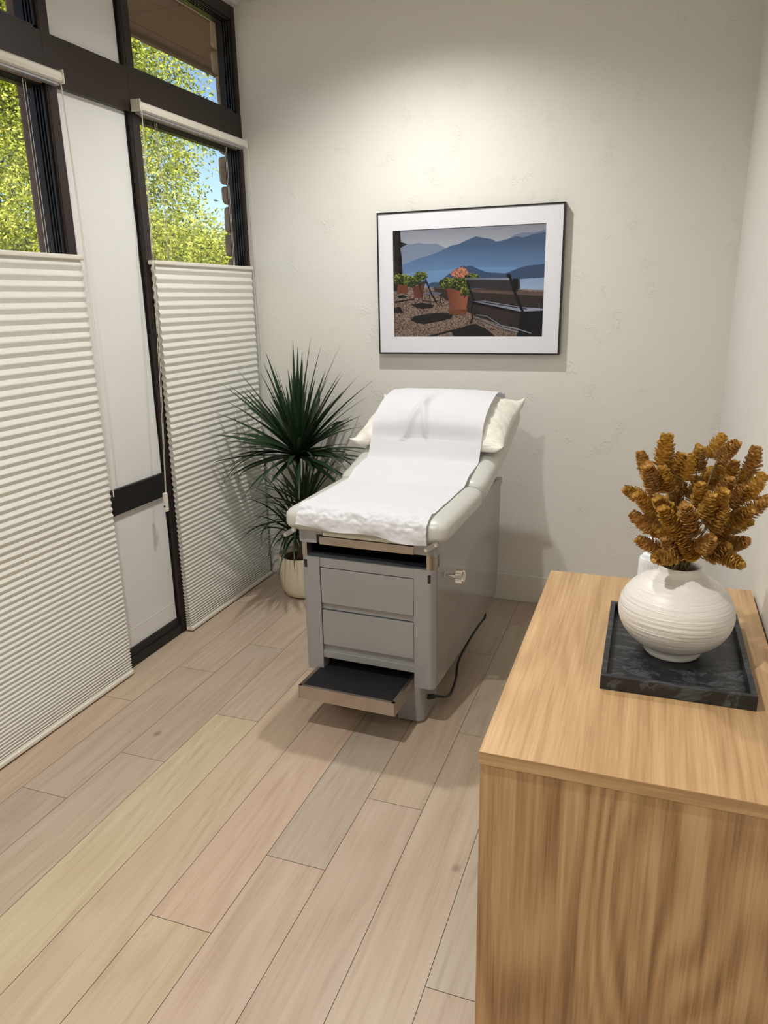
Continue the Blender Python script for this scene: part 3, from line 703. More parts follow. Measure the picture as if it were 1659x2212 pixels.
# plinth legs and levelling feet
for s in (1, -1):
    bm = BM()
    for (ya, yb) in ((.05, .22), (.70, .85)):
        xo = .198 if ya < .5 else .16; pts = [(xo-.10, ya)]+arc(xo-.03, ya+.03, .03, -90, 0)+[(xo, yb), (xo-.10, yb)]
        if s < 0: pts = [(-x, y) for x, y in pts][::-1]
        prism(bm, pts, .014, .188)
    bx(bm, *((.14, .16) if s > 0 else (-.16, -.14)), .22, .70, .10, .188); bmesh.ops.recalc_face_normals(bm, faces=bm.faces)
    lg = obj('leg', bm, M_grey, ET)
    for ya in (.085, .80):
        bm = BM(); xf_ = s*(.17 if ya < .5 else .12); cyl(bm, (xf_, ya, 0), (xf_, ya, .010), .017); cyl(bm, (xf_, ya, .01), (xf_, ya, .02), .008); obj('levelling_foot', bm, M_chrome, lg, smooth=False)
bm = BM(); xprism(bm, [(.83, .125), (.838, .125), (.850, .185), (.842, .185)], .235, .241); obj('rear_bracket', bm, M_chrome, ET)
# chrome fluted knob
bm = BM(); cyl(bm, (.261, .10, .60), (.315, .10, .60), .005); cyl(bm, (.261, .10, .60), (.268, .10, .60), .009); cyl(bm, (.30, .10, .60), (.312, .10, .60), .011)
N = 40; pr = [(.0225+.0022*math.cos(i/N*2*math.pi*10)) for i in range(N*2)]
ra = [bm.verts.new((.310, .10+.0225*math.cos(math.pi*i/N)*pr[i]/.0225, .60+pr[i]*math.sin(math.pi*i/N))) for i in range(N*2)]
rb = [bm.verts.new((.334, v.co.y, v.co.z)) for v in ra]; n = len(ra)
for i in range(n): j = (i+1) % n; bm.faces.new((ra[i], ra[j], rb[j], rb[i]))
rcn = [bm.verts.new((.339, .10+(v.co.y-.10)*.8, .60+(v.co.z-.60)*.8)) for v in ra]
for i in range(n): j = (i+1) % n; bm.faces.new((rb[i], rb[j], rcn[j], rcn[i]))
bm.faces.new(ra[::-1]); bm.faces.new(rcn); bmesh.ops.recalc_face_normals(bm, faces=bm.faces)
obj('knob', bm, M_chrome, ET, label='fluted chrome knob')
# power cord
CORD = [(.195, .11, .09), (.222, .13, .088), (.245, .185, .06), (.245, .26, .036), (.235, .36, .045), (.235, .395, .105), (.24, .515, .134), (.24, .70, .138), (.245, .79, .142), (.225, .81, .175), (.16, .80, .175)]
bm = BM(); tube(bm, spline(CORD, 10), .0052, 8)
cyl(bm, (.198, .110, .09), (.219, .126, .088), .010, seg=12)
obj('power_cord', bm, mat('black_cable', srgb(18, 18, 20), .45), ET, smooth=True)

# cushions : rounded slab bent along the table profile
KY, KZ = .462, .757
def backpt(s):
    n = 40; y, z = KY, KZ; ds = s/n if n else 0
    for i in range(n):
        th = R(12+13*max(0, (i+.5)*ds)/.72); y += ds*math.cos(th); z += ds*math.sin(th)
    th = R(12+13*max(0, s)/.72); return y, z, th
def slab(name, hw, s0, s1, thick, mapf, rx=.045, rs=.05, rt=.036, crown=.008, m=M_vinyl, rs1=None):
    bm = BM(); NX, NS, NT = 26, 34, 8
    bmesh.ops.create_cube(bm, size=2)
    bmesh.ops.subdivide_edges(bm, edges=bm.edges[:], cuts=15, use_grid_fill=True)
    for v in bm.verts:
        a, b, c = v.co
        # ease grid towards the edges
        ea = lambda t: math.copysign(abs(t)**.72, t)
        a, b, c = ea(a), ea(b), ea(c)
        x = a*hw; s = b*(s1-s0)/2; t = c*thick/2
        # round: clamp to inner box then push out along the normal
        ix = max(-hw+rx, min(hw-rx, x)); rse = rs if (s < 0 or rs1 is None) else rs1; is_ = max(-(s1-s0)/2+rs, min((s1-s0)/2-rse, s)); it = max(-thick/2+rt, min(thick/2-rt, t))
        d = Vector(((x-ix)/rx, (s-is_)/rse, (t-it)/rt)); l = d.length
        if l > 1e-6:
            mxc = max(abs(d.x), abs(d.y), abs(d.z)); d = d/l*mxc
            x, s, t = ix+d.x*rx, is_+d.y*rse, it+d.z*rt
        if c > 0: t += crown*(1-(x/hw)**4)*(1-(2*s/(s1-s0))**4)
        ss = s+(s0+s1)/2; tt = t+thick/2
        v.co = mapf(x, ss, tt)
    return obj(name, bm, m, ET, smooth=True)
def seatmap(x, s, t):
    bulge = .004*math.sin(s*9)*(abs(x)/.31)**6
    return Vector((x, s, .745+t+.02*max(0, s)))
def backmap(x, s, t):
    y, z, th = backpt(s); return Vector((x, y-math.sin(th)*t, z+math.cos(th)*t))
slab('seat_cushion', .312, -.035, .462, .088, seatmap, crown=.006, rs1=.016)
slab('back_cushion', .312, .004, .75, .098, backmap, crown=.004, rs=.018, rs1=.06)
# hinge brackets with screws at the cushion front corners
for s in (1, -1):
    bm = BM(); p0 = Vector((s*.262, -.037, .754)); p1 = Vector((s*.298, -.02, .742)) if s < 0 else Vector((s*.235, -.045, .737))
    q = BM(); bx(bm, -.028, .028, -.002, .002, -.009, .009, .0015)
    ang = R(32) if s > 0 else R(32); cx = .262 if s > 0 else -.277
    for v in bm.verts: v.co = Matrix.Rotation(-ang, 4, 'Y') @ v.co + Vector((cx, -.040, .747))
    q.free(); bk = obj('link_bracket', bm, M_zinc, ET)
    for dx in (-.020, .020):
        bm = BM(); c = Matrix.Rotation(-ang, 4, 'Y') @ Vector((dx, 0, 0)) + Vector((cx, -.040, .747))
        cyl(bm, c+Vector((0, -.006, 0)), c, .006, seg=14); cyl(bm, c+Vector((0, -.0075, 0)), c+Vector((0, -.006, 0)), .003, seg=6); obj('screw', bm, M_chrome, bk)

# pillow -------------------------------------------------------------------
PC, PU, PV, PT = .458, .345, .232, .15
def pil_t(u, v, wr=True):
    u = max(-1, min(1, u)); v = max(-1, min(1, v))
    h = ((1-abs(u)**2.6)*(1-abs(v)**2.2))
    return max(0, h)**.55
MT = Matrix.Translation((-.922, 2.312, 0)) @ Matrix.Rotation(R(-2.2), 4, 'Z')
m, nt, b = newmat('pillow_cotton'); b.inputs['Base Color'].default_value = srgb(240, 237, 226); b.inputs['Roughness'].default_value = .75
b.inputs['Sheen Weight'].default_value = .2
cv = coords(nt, (1, 6, 1)); n = nd(nt, 'ShaderNodeTexNoise', i_Scale=9.0, i_Detail=4.0, i_Distortion=1.2); nt.links.new(cv, n.inputs['Vector'])
bp = nd(nt, 'ShaderNodeBump', i_Strength=.9, i_Distance=.012); nt.links.new(n.outputs['Fac'], bp.inputs['Height']); nt.links.new(bp.outputs[0], b.inputs['Normal'])
M_pillow = m
bm = BM(); NU, NV = 56, 40; g = {}
for side in (0, 1):
    for i in range(NU+1):
        for j in range(NV+1):
            u = -1+2*i/NU; v = -1+2*j/NV
            if side and (i in (0, NU) or j in (0, NV)): continue
            u2 = math.sin(u*math.pi/2)*.35+u*.65; v2 = math.sin(v*math.pi/2)*.35+v*.65
            x = u2*PU*(1-.11*(1-abs(u2)**1.5)*0-.055*(1-v2*v2)); s = v2*PV*(1-.09*(1-u2*u2))
            h = pil_t(u2, v2); edge = max(abs(u2), abs(v2))
            wr = .013*mnoise.noise(Vector((u2*9+v2*3, v2*5-u2*4, side*4)))*min(1, h*2)+.007*mnoise.noise(Vector((math.atan2(v2, u2)*7, edge*2, 2)))*(edge**2)*(1 if h > .05 else .4)
            cr = max(0, (abs(u2)-.9)/.1)*max(0, (abs(v2)-.85)/.15)
            t = (PT*.80*h if side == 0 else -PT*.20*h)+wr+.03 +.03*cr
            y, z, th = backpt(PC+s); tt = .103+t
            if side: tt = max(tt, .1025)
            vv = bm.verts.new(MT @ Vector((x, y-math.sin(th)*tt, z+math.cos(th)*tt))); g[(side, i, j)] = vv
def gv(s, i, j): return g.get((s, i, j)) or g[(0, i, j)]
for side in (0, 1):
    for i in range(NU):
        for j in range(NV):
            q = [gv(side, i, j), gv(side, i+1, j), gv(side, i+1, j+1), gv(side, i, j+1)]
            bm.faces.new(q if side == 0 else q[::-1])
pil = obj('pillow', bm, M_pillow, smooth=True); tag(pil, 'plump white pillow under the paper on the raised back of the exam table', 'pillow')

# exam paper ---------------------------------------------------------------
m, nt, b = newmat('exam_paper'); b.inputs['Base Color'].default_value = srgb(230, 231, 236); b.inputs['Roughness'].default_value = .7
cv = coords(nt); n = nd(nt, 'ShaderNodeTexNoise', i_Scale=240.0, i_Detail=3.0); nt.links.new(cv, n.inputs['Vector'])
bp = nd(nt, 'ShaderNodeBump', i_Strength=.35, i_Distance=.0008); nt.links.new(n.outputs['Fac'], bp.inputs['Height']); nt.links.new(bp.outputs[0], b.inputs['Normal'])
t = nd(nt, 'ShaderNodeBsdfTranslucent'); t.inputs[0].default_value = srgb(230, 231, 236); mx = nd(nt, 'ShaderNodeMixShader', i_0=.15)
nt.links.new(b.outputs[0], mx.inputs[1]); nt.links.new(t.outputs[0], mx.inputs[2]); nt.links.new(mx.outputs[0], nt.nodes['Material Output'].inputs[0])
M_paper = m
def paper_profile(x):
    """list of (y,z) from the hem in front up over seat, back cushion, pillow and down behind its top"""
    P = []
    xa = max(-1, min(1, x/.25))
    hem = .768-.014*xa+.005*math.sin(x*21+1)
    yh = -.050
    # front drop
    P += [(yh-.002+.006*math.sin(x*30), hem), (yh-.002, (hem+.800)/2), (yh+.001, .803), (yh+.012, .822), (yh+.038, .8425)]
    for y in (.03, .10, .18, .26, .34, .40): P.append((y, .745+.088+.0095+.02*y))
    # along the back cushion
    for s in (.03, .08, .13, .18): yy, zc, th = backpt(s); tt = .098+.008+(.012*(1-s/.2) if s < .2 else 0); P.append((yy-math.sin(th)*tt, zc+math.cos(th)*tt))
    u = x*.80/PU
    for v in (-1.02, -.93, -.8, -.62, -.4, -.15, .1, .35, .6, .8, .93):
        h = pil_t(u, v); yy, zc, th = backpt(PC+v*PV*(1-.09*(1-u*u))); tt = .103+.03+PT*.80*h+.019
        if v < -.9: tt = .103+.055+.02*(v+1.02)/.09
        P.append((yy-math.sin(th)*tt, zc+math.cos(th)*tt))
    yy, zc, th = backpt(PC+PV*1.03); P.append((yy-math.sin(th)*.17, zc+math.cos(th)*.17)); P.append((yy-math.sin(th)*.125, zc+math.cos(th)*.125))
    return P
bm = BM(); NX = 90; NL = 10; rows = []
def cat(P, n):
    P2 = [Vector((0, p[0], p[1])) for p in P]; return spline(P2, n)
cols = []
for i in range(NX+1):
    x = -.243+.492*i/NX
    pts = cat(paper_profile(x), NL); nn = len(pts); col = []; arc_ = 0
    for k, p in enumerate(pts):
        tg = (pts[min(k+1, nn-1)]-pts[max(k-1, 0)]).normalized(); nr = Vector((0, -tg.z, tg.y))
        sp = k/nn
        y = p.y
        # crumples near the front, soft tension folds on the pillow
        fr = max(0, 1-abs(k-30)/42) if k > 30 else max(.15, k/30)
        if k: arc_ += (pts[k]-pts[k-1]).length
        q = Vector((x*17+arc_*5, arc_*19-x*4, 0)); 
        w = .0125*fr*(abs(mnoise.noise(q))*1.5+.5*abs(mnoise.noise(q*2.1)))
        w += .004*fr*mnoise.noise(q*4.1)
        if k > 150:
            f = math.exp(-((x+.08-.0016*(k-165))/.018)**2)*.017*math.exp(-((k-185)/34)**2)+math.exp(-((x+.01+.0010*(k-175))/.014)**2)*.014*math.exp(-((k-178)/26)**2)
            w += f+.006*mnoise.noise(Vector((x*9, k*.03, 5)))
        w += .0015*mnoise.noise(Vector((x*6, k*.05, 9)))
        # right edge lifts a little on the pillow
        wx = x+.010*(1-max(0, min(1, (k-40)/120)))*(-1 if x < 0 else -.4)*0
        pp = p+nr*max(0, w) if k > 36 else p+nr*w
        col.append(bm.verts.new(MT @ Vector((wx, pp.y, pp.z))))
    cols.append(col)
for A, B in zip(cols, cols[1:]):
    for k in range(len(A)-1): bm.faces.new((A[k], B[k], B[k+1], A[k+1]))
pp = obj('paper_sheet', bm, M_paper, smooth=True); tag(pp, 'white disposable paper strip draped over pillow and seat of the exam table', 'paper sheet')

# ------------------------------------------------------------------ potted dracaena
PX, PY = -1.727, 3.425
PL = thing('potted_dracaena', 'tall spiky dracaena in a cream pot between blind and exam table', 'potted plant', (PX, PY, 0))
bm = BM(); prof = [(0, .0), (.085, .0), (.108, .012), (.124, .045), (.131, .10), (.134, .16), (.135, .232), (.133, .236), (.129, .234), (.128, .20), (0, .198)]
lathe(bm, prof, 64); obj('pot', bm, mat('cream_ceramic', srgb(226, 213, 190), .3, var=.02, coat=.2), PL, smooth=True)
bm = BM(); lathe(bm, [(.1275, .19), (.1275, .205), (.08, .212), (0, .215)], 48)
for v in bm.verts: v.co.z += .004*mnoise.noise(v.co*60)
obj('soil', bm, mat('potting_soil', srgb(66, 40, 30), .95, var=.4, vscale=90, bump=.006, bscale=120), PL)
m, nt, b = newmat('dracaena_leaf'); cv = nd(nt, 'ShaderNodeAttribute', attribute_name='edge')
c = ramp(nt, cv.outputs['Fac'], [(0, srgb(34, 68, 36)), (.75, srgb(26, 54, 32)), (1, srgb(70, 44, 46))]); nt.links.new(c, b.inputs['Base Color'])
b.inputs['Roughness'].default_value = .38; M_dr = m
M_stem = mat('plant_stem', srgb(112, 92, 70), .8, var=.3, vscale=60, bump=.003, bscale=90)
def crown(name, cpos, leaves, seed):
    r = random.Random(seed); bm = BM(); eds = []
    lay_ = bm.verts.layers.float.new('edge')
    for (az, el, Ln, wd, droop) in leaves:
        d = Vector((math.cos(az)*math.cos(el), math.sin(az)*math.cos(el), math.sin(el)))
        side = d.cross(Vector((0, 0, 1)));
        if side.length < .05: side = Vector((math.cos(az+1.5), math.sin(az+1.5), 0))
        side.normalize(); side = (Matrix.Rotation(r.uniform(-.6, .6), 3, d) @ side); K = 13; prev = None
        tw = r.uniform(-.5, .5); p = Vector(cpos)+d*.01; dd = d.copy()
        for k in range(K+1):
            t = k/K
            w = wd*(.75+.9*t if t < .3 else 1.02*(1-((t-.3)/.7)**1.7))*.5; w = max(w, .0004)
            sd = (Matrix.Rotation(tw*t, 3, dd) @ side); nr = sd.cross(dd).normalized()
            pos = p.copy()
            # keep clear of wall, window blind and table
            wy = pos.y+PY; pos.y = min(pos.y, YB-.012-PY)
            pos.x = max(pos.x, -2.035-PX)
            ed = (wd*.25)*(1-t)
            cur = [bm.verts.new(pos-sd*w+nr*w*.35), bm.verts.new(pos), bm.verts.new(pos+sd*w+nr*w*.35)]
            cur[0][lay_] = 1; cur[1][lay_] = 0; cur[2][lay_] = 1
            if prev:
                bm.faces.new((prev[0], prev[1], cur[1], cur[0])); bm.faces.new((prev[1], prev[2], cur[2], cur[1]))
            prev = cur
            dd = (dd+Vector((0, 0, -1))*droop*(.4+1.6*t)/K).normalized(); p += dd*Ln/K
    return obj(name, bm, M_dr, PL, smooth=True)
def rnd_leaves(n, seed, el0, el1, L0, L1, w, dr, azr=(0, 6.283)):
    r = random.Random(seed); out = []
    for i in range(n):
        f = i/n; el = el0+(el1-el0)*f+r.uniform(-.12, .12)
        out.append((r.uniform(*azr) if azr != (0, 6.283) else i*2.39996+r.uniform(-.2, .2), el, r.uniform(L0, L1), w*r.uniform(.8, 1.15), dr*(1.25-f)*r.uniform(.5, 1.4)))
    return out
c1 = (.01, -.02, .775)
# named tips of the photo first (tip positions relative to the crown), then a random fill
lv = []
for (tx, tz, ty) in ((-1.709, 1.341, -.05), (-1.569, 1.348, 0), (-1.532, 1.309, .02), (-1.435, 1.305, 0), (-1.65, 1.30, .03), (-1.74, 1.28, 0), (-1.60, 1.28, -.1), (-1.321, 1.176, -.12), (-1.246, 1.166, -.1), (-1.31, 1.08, -.05), (-1.98, 1.14, -.25), (-2.0, 1.20, -.1), (-1.99, 1.02, -.3), (-1.98, .93, -.35), (-1.99, .85, -.25), (-1.90, 1.27, 0), (-1.86, 1.22, -.1), (-1.97, 1.10, -.1), (-1.39, .99, -.05), (-1.45, 1.18, 0)):
    d = Vector((tx-PX-c1[0], ty, tz-c1[2])); lv.append((math.atan2(d.y, d.x), math.atan2(d.z, math.hypot(d.x, d.y))+.10, d.length*1.03, .028, .22))
for (tx, tz, ty) in ((-1.41, .70, -.08), (-1.48, .62, -.12), (-1.36, .78, -.05), (-2.02, .72, -.2), (-2.0, .60, -.2), (-1.93, .56, -.25)):
    d = Vector((tx-PX-c1[0], ty, tz-c1[2])); lv.append((math.atan2(d.y, d.x), .35, d.length*1.25, .020, 1.5))
lv += rnd_leaves(100, 4, -.15, 1.5, .34, .5, .027, .42)
crown('foliage', c1, lv, 1)
c2 = (.05, -.05, .50)
crown('foliage', c2, rnd_leaves(46, 8, .2, 1.35, .28, .38, .017, .9), 2)
c3 = (-.02, .0, .40)
crown('foliage', c3, rnd_leaves(40, 12, .0, 1.2, .28, .40, .014, 1.5), 3)
c4 = (-.03, -.02, .335)
crown('foliage', c4, rnd_leaves(40, 15, -.1, 1.1, .2, .34, .014, 1.7), 4)
for (a, q) in (((-.005, -.01, .2), c1), ((.02, .01, .2), c2), ((.03, .02, .2), c3), ((-.015, -.03, .2), c4)):
    bm = BM(); A_ = Vector(a); Q = Vector(q)
    pts = spline([A_, A_.lerp(Q, .35)+Vector((.008, .004, 0)), A_.lerp(Q, .7)-Vector((.006, 0, 0)), Q+Vector((0, 0, .02))], 8)
    tube(bm, pts, [.0105+.0012*math.sin(i*2.1) for i in range(len(pts))], 10); obj('stem', bm, M_stem, PL, smooth=True)

# ------------------------------------------------------------------ credenza
CX0, CX1, CY0, CY1, CZ = -.243, .292, 1.13, 2.086, .775
CR = thing('oak_credenza', 'light oak cabinet standing against the right wall', 'cabinet', ((CX0+CX1)/2, (CY0+CY1)/2, 0))
hx, hy = (CX1-CX0)/2, (CY1-CY0)/2
bm = BM(); bx(bm, -hx, hx, -hy, hy, CZ-.026, CZ, .0012); 
cb = obj('top', bm, [M_oak_top, M_oak_edge], CR)
for p in cb.data.polygons:
    if abs(p.normal.y) > .7: p.material_index = 1
bm = BM(); bx(bm, -hx+.002, hx-.003, -hy+.004, -hy+.024, .0, CZ-.0265, .0008); obj('side_panel', bm, M_oak_side, CR, label='oak end panel with upright cathedral grain')
bm = BM(); bx(bm, -hx+.002, hx-.003, hy-.024, hy-.004, .0, CZ-.0265, .0008); obj('side_panel', bm, M_oak_side, CR)
bm = BM(); bx(bm, -hx+.024, hx-.004, -hy+.024, hy-.024, .06, CZ-.0265); bx(bm, -hx+.05, hx-.004, -hy+.024, hy-.024, 0, .06); obj('carcass', bm, M_oak_side, CR)
for s in (-1, 1):
    bm = BM(); bx(bm, -hx+.002, -hx+.022, (.002 if s > 0 else -hy+.026), (hy-.026 if s > 0 else -.002), .065, CZ-.031, .001); d = obj('door', bm, M_oak_side, CR)
    bm = BM(); bx(bm, -hx-.006, -hx+.002, s*.03-.004, s*.03+.004, .45, .60, .002); obj('handle', bm, M_frame_black, d)

# tray --------------------------------------------------------------------
m, nt, b = newmat('black_marble'); cv = coords(nt, (1, 2.2, 1), rot=(0, 0, .5))
n = nd(nt, 'ShaderNodeTexNoise', i_Scale=12.0, i_Detail=8.0, i_Distortion=1.6, i_Roughness=.6); nt.links.new(cv, n.inputs['Vector'])
c = ramp(nt, n.outputs['Fac'], [(.35, srgb(26, 28, 31)), (.52, srgb(32, 34, 38)), (.585, srgb(74, 78, 84)), (.62, srgb(30, 32, 36)), (.8, srgb(54, 58, 62))])
nt.links.new(c, b.inputs['Base Color']); b.inputs['Roughness'].default_value = .42; M_marble = m
TX, TY = .0875, 1.626
TR = thing('marble_tray', 'square black marble tray on the oak cabinet under the vase', 'tray', (TX, TY, CZ), R(.4))
w, l = .1455, .204
bm = BM(); bx(bm, -w, w, -l, l, 0, .009, .001); bx(bm, -w+.013, w-.013, -l+.013, l-.013, .0085, .0098, .0004)
obj('tray_base', bm, M_marble, TR)
bm = BM(); h = .031; tw = .0115
bx(bm, -w, w, -l, -l+tw, .0085, h, .001); bx(bm, -w, w, l-tw, l, .0085, h, .001); bx(bm, -w, -w+tw, -l+tw, l-tw, .0085, h-.0001, .001); bx(bm, w-tw, w, -l+tw, l-tw, .0085, h-.0001, .001)
obj('tray_rim', bm, M_marble, TR)

# vase --------------------------------------------------------------------
VX, VY, VZ = .083, 1.624, CZ+.0102
m, nt, b = newmat('white_brushed_ceramic'); b.inputs['Base Color'].default_value = srgb(224, 220, 214); b.inputs['Roughness'].default_value = .38
cv = coords(nt, (.10, .10, 1)); n = nd(nt, 'ShaderNodeTexNoise', i_Scale=95.0, i_Detail=5.0, i_Distortion=.4); nt.links.new(coords(nt, (6, 6, 130), rot=(.03, .02, 0)), n.inputs['Vector']); n.inputs['Scale'].default_value = 1.0
bp = nd(nt, 'ShaderNodeBump', i_Strength=.9, i_Distance=.0045); nt.links.new(n.outputs['Fac'], bp.inputs['Height']); nt.links.new(bp.outputs[0], b.inputs['Normal'])
VA = tag(obj('round_vase', lathe(BM(), [(0, .002), (.045, .0), (.057, .0), (.060, .004), (.059, .012), (.0575, .017)]+[(.1205*math.sqrt(1-((z_-.098)/.0925)**2), z_) for z_ in (.0205, .024, .03, .038, .048, .06, .073, .086, .098, .11, .123, .136, .148, .159, .168, .175)]+[(.058, .181), (.050, .186), (.0445, .191), (.0435, .198), (.045, .203), (.043, .205), (.040, .202), (.039, .19), (.05, .17), (.09, .13), (.1, .09), (.08, .04), (0, .02)], 96), m, smooth=True),
         'round white brushed ceramic vase on the black tray', 'vase')
VA.location = (VX, VY, VZ)

# dried flower stems: each stem with its papery head ------------------------
def head_mesh(seed, mat_):
    r = random.Random(seed); bm = BM(); H = .072; N = 84
    for i in range(N):
        f = (i+.5)/N; a = i*2.39996; z = f*H*.97
        rad = .021*math.sin(math.pi*min(1, (f*.90+.09)))**.65*(1-.45*f)
        d = Vector((math.cos(a), math.sin(a), 0)); tiltup = R(27+36*f+r.uniform(-9, 9))
        out = (d*math.cos(tiltup)+Vector((0, 0, 1))*math.sin(tiltup)).normalized(); side = Vector((-d.y, d.x, 0)); up = side.cross(out)*-1
        L_ = .0215*r.uniform(.8, 1.15)*(1-.25*f); W_ = .0078*r.uniform(.85, 1.2)
        base = Vector((0, 0, z))+d*rad*.35
        pr_ = None
        for k, (t, ww) in enumerate(((0, .45), (.4, 1), (.75, .85), (1, .12))):
            p = base+out*L_*t+d*.0022*math.sin(t*3)+(-up)*.002*t*t*r.uniform(.3, 1.8)
            cur = (bm.verts.new(p-side*W_*ww), bm.verts.new(p+d*.0011*(1-t)), bm.verts.new(p+side*W_*ww))
            if pr_: bm.faces.new((pr_[0], pr_[1], cur[1], cur[0])); bm.faces.new((pr_[1], pr_[2], cur[2], cur[1]))
            pr_ = cur
    me = bpy.data.meshes.new('flower_head'); bm.to_mesh(me); bm.free(); me.materials.append(mat_)
    return me
def fl_mat(name, a, b_, c_):
    m, nt, b = newmat(name); cv = coords(nt); n = nd(nt, 'ShaderNodeTexNoise', i_Scale=110.0, i_Detail=3.0); nt.links.new(cv, n.inputs['Vector'])
    c = ramp(nt, n.outputs['Fac'], [(.3, a), (.5, b_), (.72, c_)]); nt.links.new(c, b.inputs['Base Color']); b.inputs['Roughness'].default_value = .6
    t = nd(nt, 'ShaderNodeBsdfTranslucent'); nt.links.new(c, t.inputs[0]); mx = nd(nt, 'ShaderNodeMixShader', i_0=.3)
    nt.links.new(b.outputs[0], mx.inputs[1]); nt.links.new(t.outputs[0], mx.inputs[2]); nt.links.new(mx.outputs[0], nt.nodes['Material Output'].inputs[0]); return m
MF = [fl_mat('dried_ochre', srgb(160, 116, 42), srgb(202, 156, 66), srgb(228, 192, 110)), fl_mat('dried_rust', srgb(152, 106, 50), srgb(192, 146, 76), srgb(222, 184, 122)), fl_mat('dried_olive', srgb(152, 112, 44), srgb(196, 154, 70), srgb(226, 190, 112))]
heads = [head_mesh(i, MF[i % 3]) for i in range(6)]
M_fst = mat('dried_stem', srgb(122, 104, 72), .8, var=.2)
mouth = Vector((VX, VY, VZ+.20))
# heads: photo pixel (x,y) of the head centre, pointing (px tip), and depth offset along y. Directions are then laid out in the room around the vase.
Rm = Matrix.Rotation(R(20.1008), 3, 'Z') @ Matrix.Rotation(R(90-16.0328), 3, 'X') @ Matrix.Rotation(R(-1.0955), 3, 'Z')
def at_y(u, v, y):
    d = Rm @ Vector(((u-829.5)/1595.53, -(v-1106)/1595.53, -1)); t = y/d.y; return Vector((0, 0, 1.55))+d*t
spec = [  # base px, tip px, dy, label
 ((1432, 1010), (1440, 945), .03, 'upright head at top left of the bunch, beside the gap'),
 ((1402, 1030), (1386, 985), .05, None), ((1455, 1035), (1470, 985), .02, None), ((1478, 1040), (1490, 1000), .0, None), ((1420, 1060), (1398, 1010), -.02, None),
 ((1505, 1020), (1510, 972), .03, 'single slim head standing just left of the top right pair'), ((1530, 990), (1556, 950), .04, 'broad head at the very top of the right half of the bunch'), ((1550, 995), (1588, 960), .0, 'head leaning right beside the top one'),
 ((1545, 1050), (1560, 1005), .05, None), ((1570, 1055), (1584, 1010), .02, None), ((1620, 1025), (1632, 973), .0, 'upright head standing highest at the right side of the bunch'),
 ((1600, 1060), (1616, 1015), .04, None), ((1612, 1075), (1645, 1032), -.03, 'head leaning out at the right edge, below the upright one'), ((1608, 1115), (1652, 1082), -.04, 'rightmost head of the bunch, pointing right'),
 ((1400, 1082), (1360, 1062), .02, 'leftmost head of the bunch, pointing left'), ((1420, 1100), (1392, 1080), -.02, None), ((1410, 1145), (1372, 1115), -.02, 'lower head leaning out at the left side of the bunch'),
 ((1450, 1110), (1425, 1085), -.04, None), ((1440, 1150), (1400, 1140), .02, None), ((1430, 1190), (1392, 1172), -.01, 'low drooping head at left, just above the vase rim'),
 ((1455, 1200), (1425, 1205), -.05, None), ((1470, 1185), (1440, 1160), -.03, None), ((1560, 1180), (1600, 1172), -.02, 'low head pointing right above the vase shoulder'),
 ((1550, 1195), (1585, 1212), -.05, 'lowest head of the bunch, drooping right over the vase'), ((1540, 1165), (1570, 1140), .0, None), ((1475, 1075), (1465, 1040), .05, None), ((1500, 1085), (1505, 1055), .04, None),
 ((1520, 1060), (1530, 1030), .05, None), ((1490, 1130), (1480, 1095), -.07, None), ((1520, 1120), (1532, 1085), -.07, None), ((1545, 1100), (1560, 1070), -.05, None), ((1575, 1095), (1598, 1065), -.02, None),
 ((1580, 1130), (1612, 1108), -.03, None), ((1460, 1140), (1440, 1112), -.07, None), ((1500, 1160), (1490, 1130), -.08, None), ((1535, 1150), (1552, 1122), -.07, None), ((1480, 1170), (1465, 1150), -.07, None),
 ((1515, 1185), (1530, 1170), -.06, None), ((1565, 1145), (1595, 1135), .03, None), ((1445, 1065), (1435, 1030), -.02, None), ((1555, 1080), (1572, 1040), .0, None), ((1430, 1125), (1400, 1100), .05, None),
 ((1500, 1205), (1490, 1190), -.05, None), ((1475, 1205), (1460, 1190), -.045, None), ((1525, 1205), (1545, 1195), -.045, None), ((1590, 1085), (1625, 1060), .06, None), ((1530, 1135), (1545, 1100), .03, None), ((1466, 1105), (1455, 1070), .04, None),
 ((1510, 1100), (1512, 1065), -.03, None)]
r_ = random.Random(11)
for i, (b0, b1, dy, lab) in enumerate(spec):
    B0 = at_y(*b0, VY+dy); B1 = at_y(*b1, VY+dy*1.25+r_.uniform(-.02, .02))
    d = (B1-B0); ln = d.length; d.normalize(); H = max(.06, min(.086, ln*1.15))
    t = thing('dried_flower_stem', lab and ('dried ochre flower: '+lab) or 'papery ochre dried flower head inside the bunch in the white vase', 'dried flower', B0, 0, None if lab else 'dried flowers packed inside the bunch')
    hd = bpy.data.objects.new('flower_head', heads[i % 6]); C.objects.link(hd); hd.parent = t
    q = d.to_track_quat('Z', 'Y'); hd.rotation_mode = 'QUATERNION'; hd.rotation_quaternion = q; s = H/.080; hd.scale = (s*1.12, s*1.12, s)
    j = Vector((r_.uniform(-.018, .018), r_.uniform(-.018, .018), 0)); foot = Vector((VX, VY, VZ+.12))+j*.5; mo = mouth+j
    bm = BM(); pts = spline([foot-B0, mo-B0, (mo-B0)*.45+Vector((0, 0, .012)) , -d*.004, d*H*.5], 6); tube(bm, pts, .0012, 6); obj('stem', bm, M_fst, t, smooth=True)

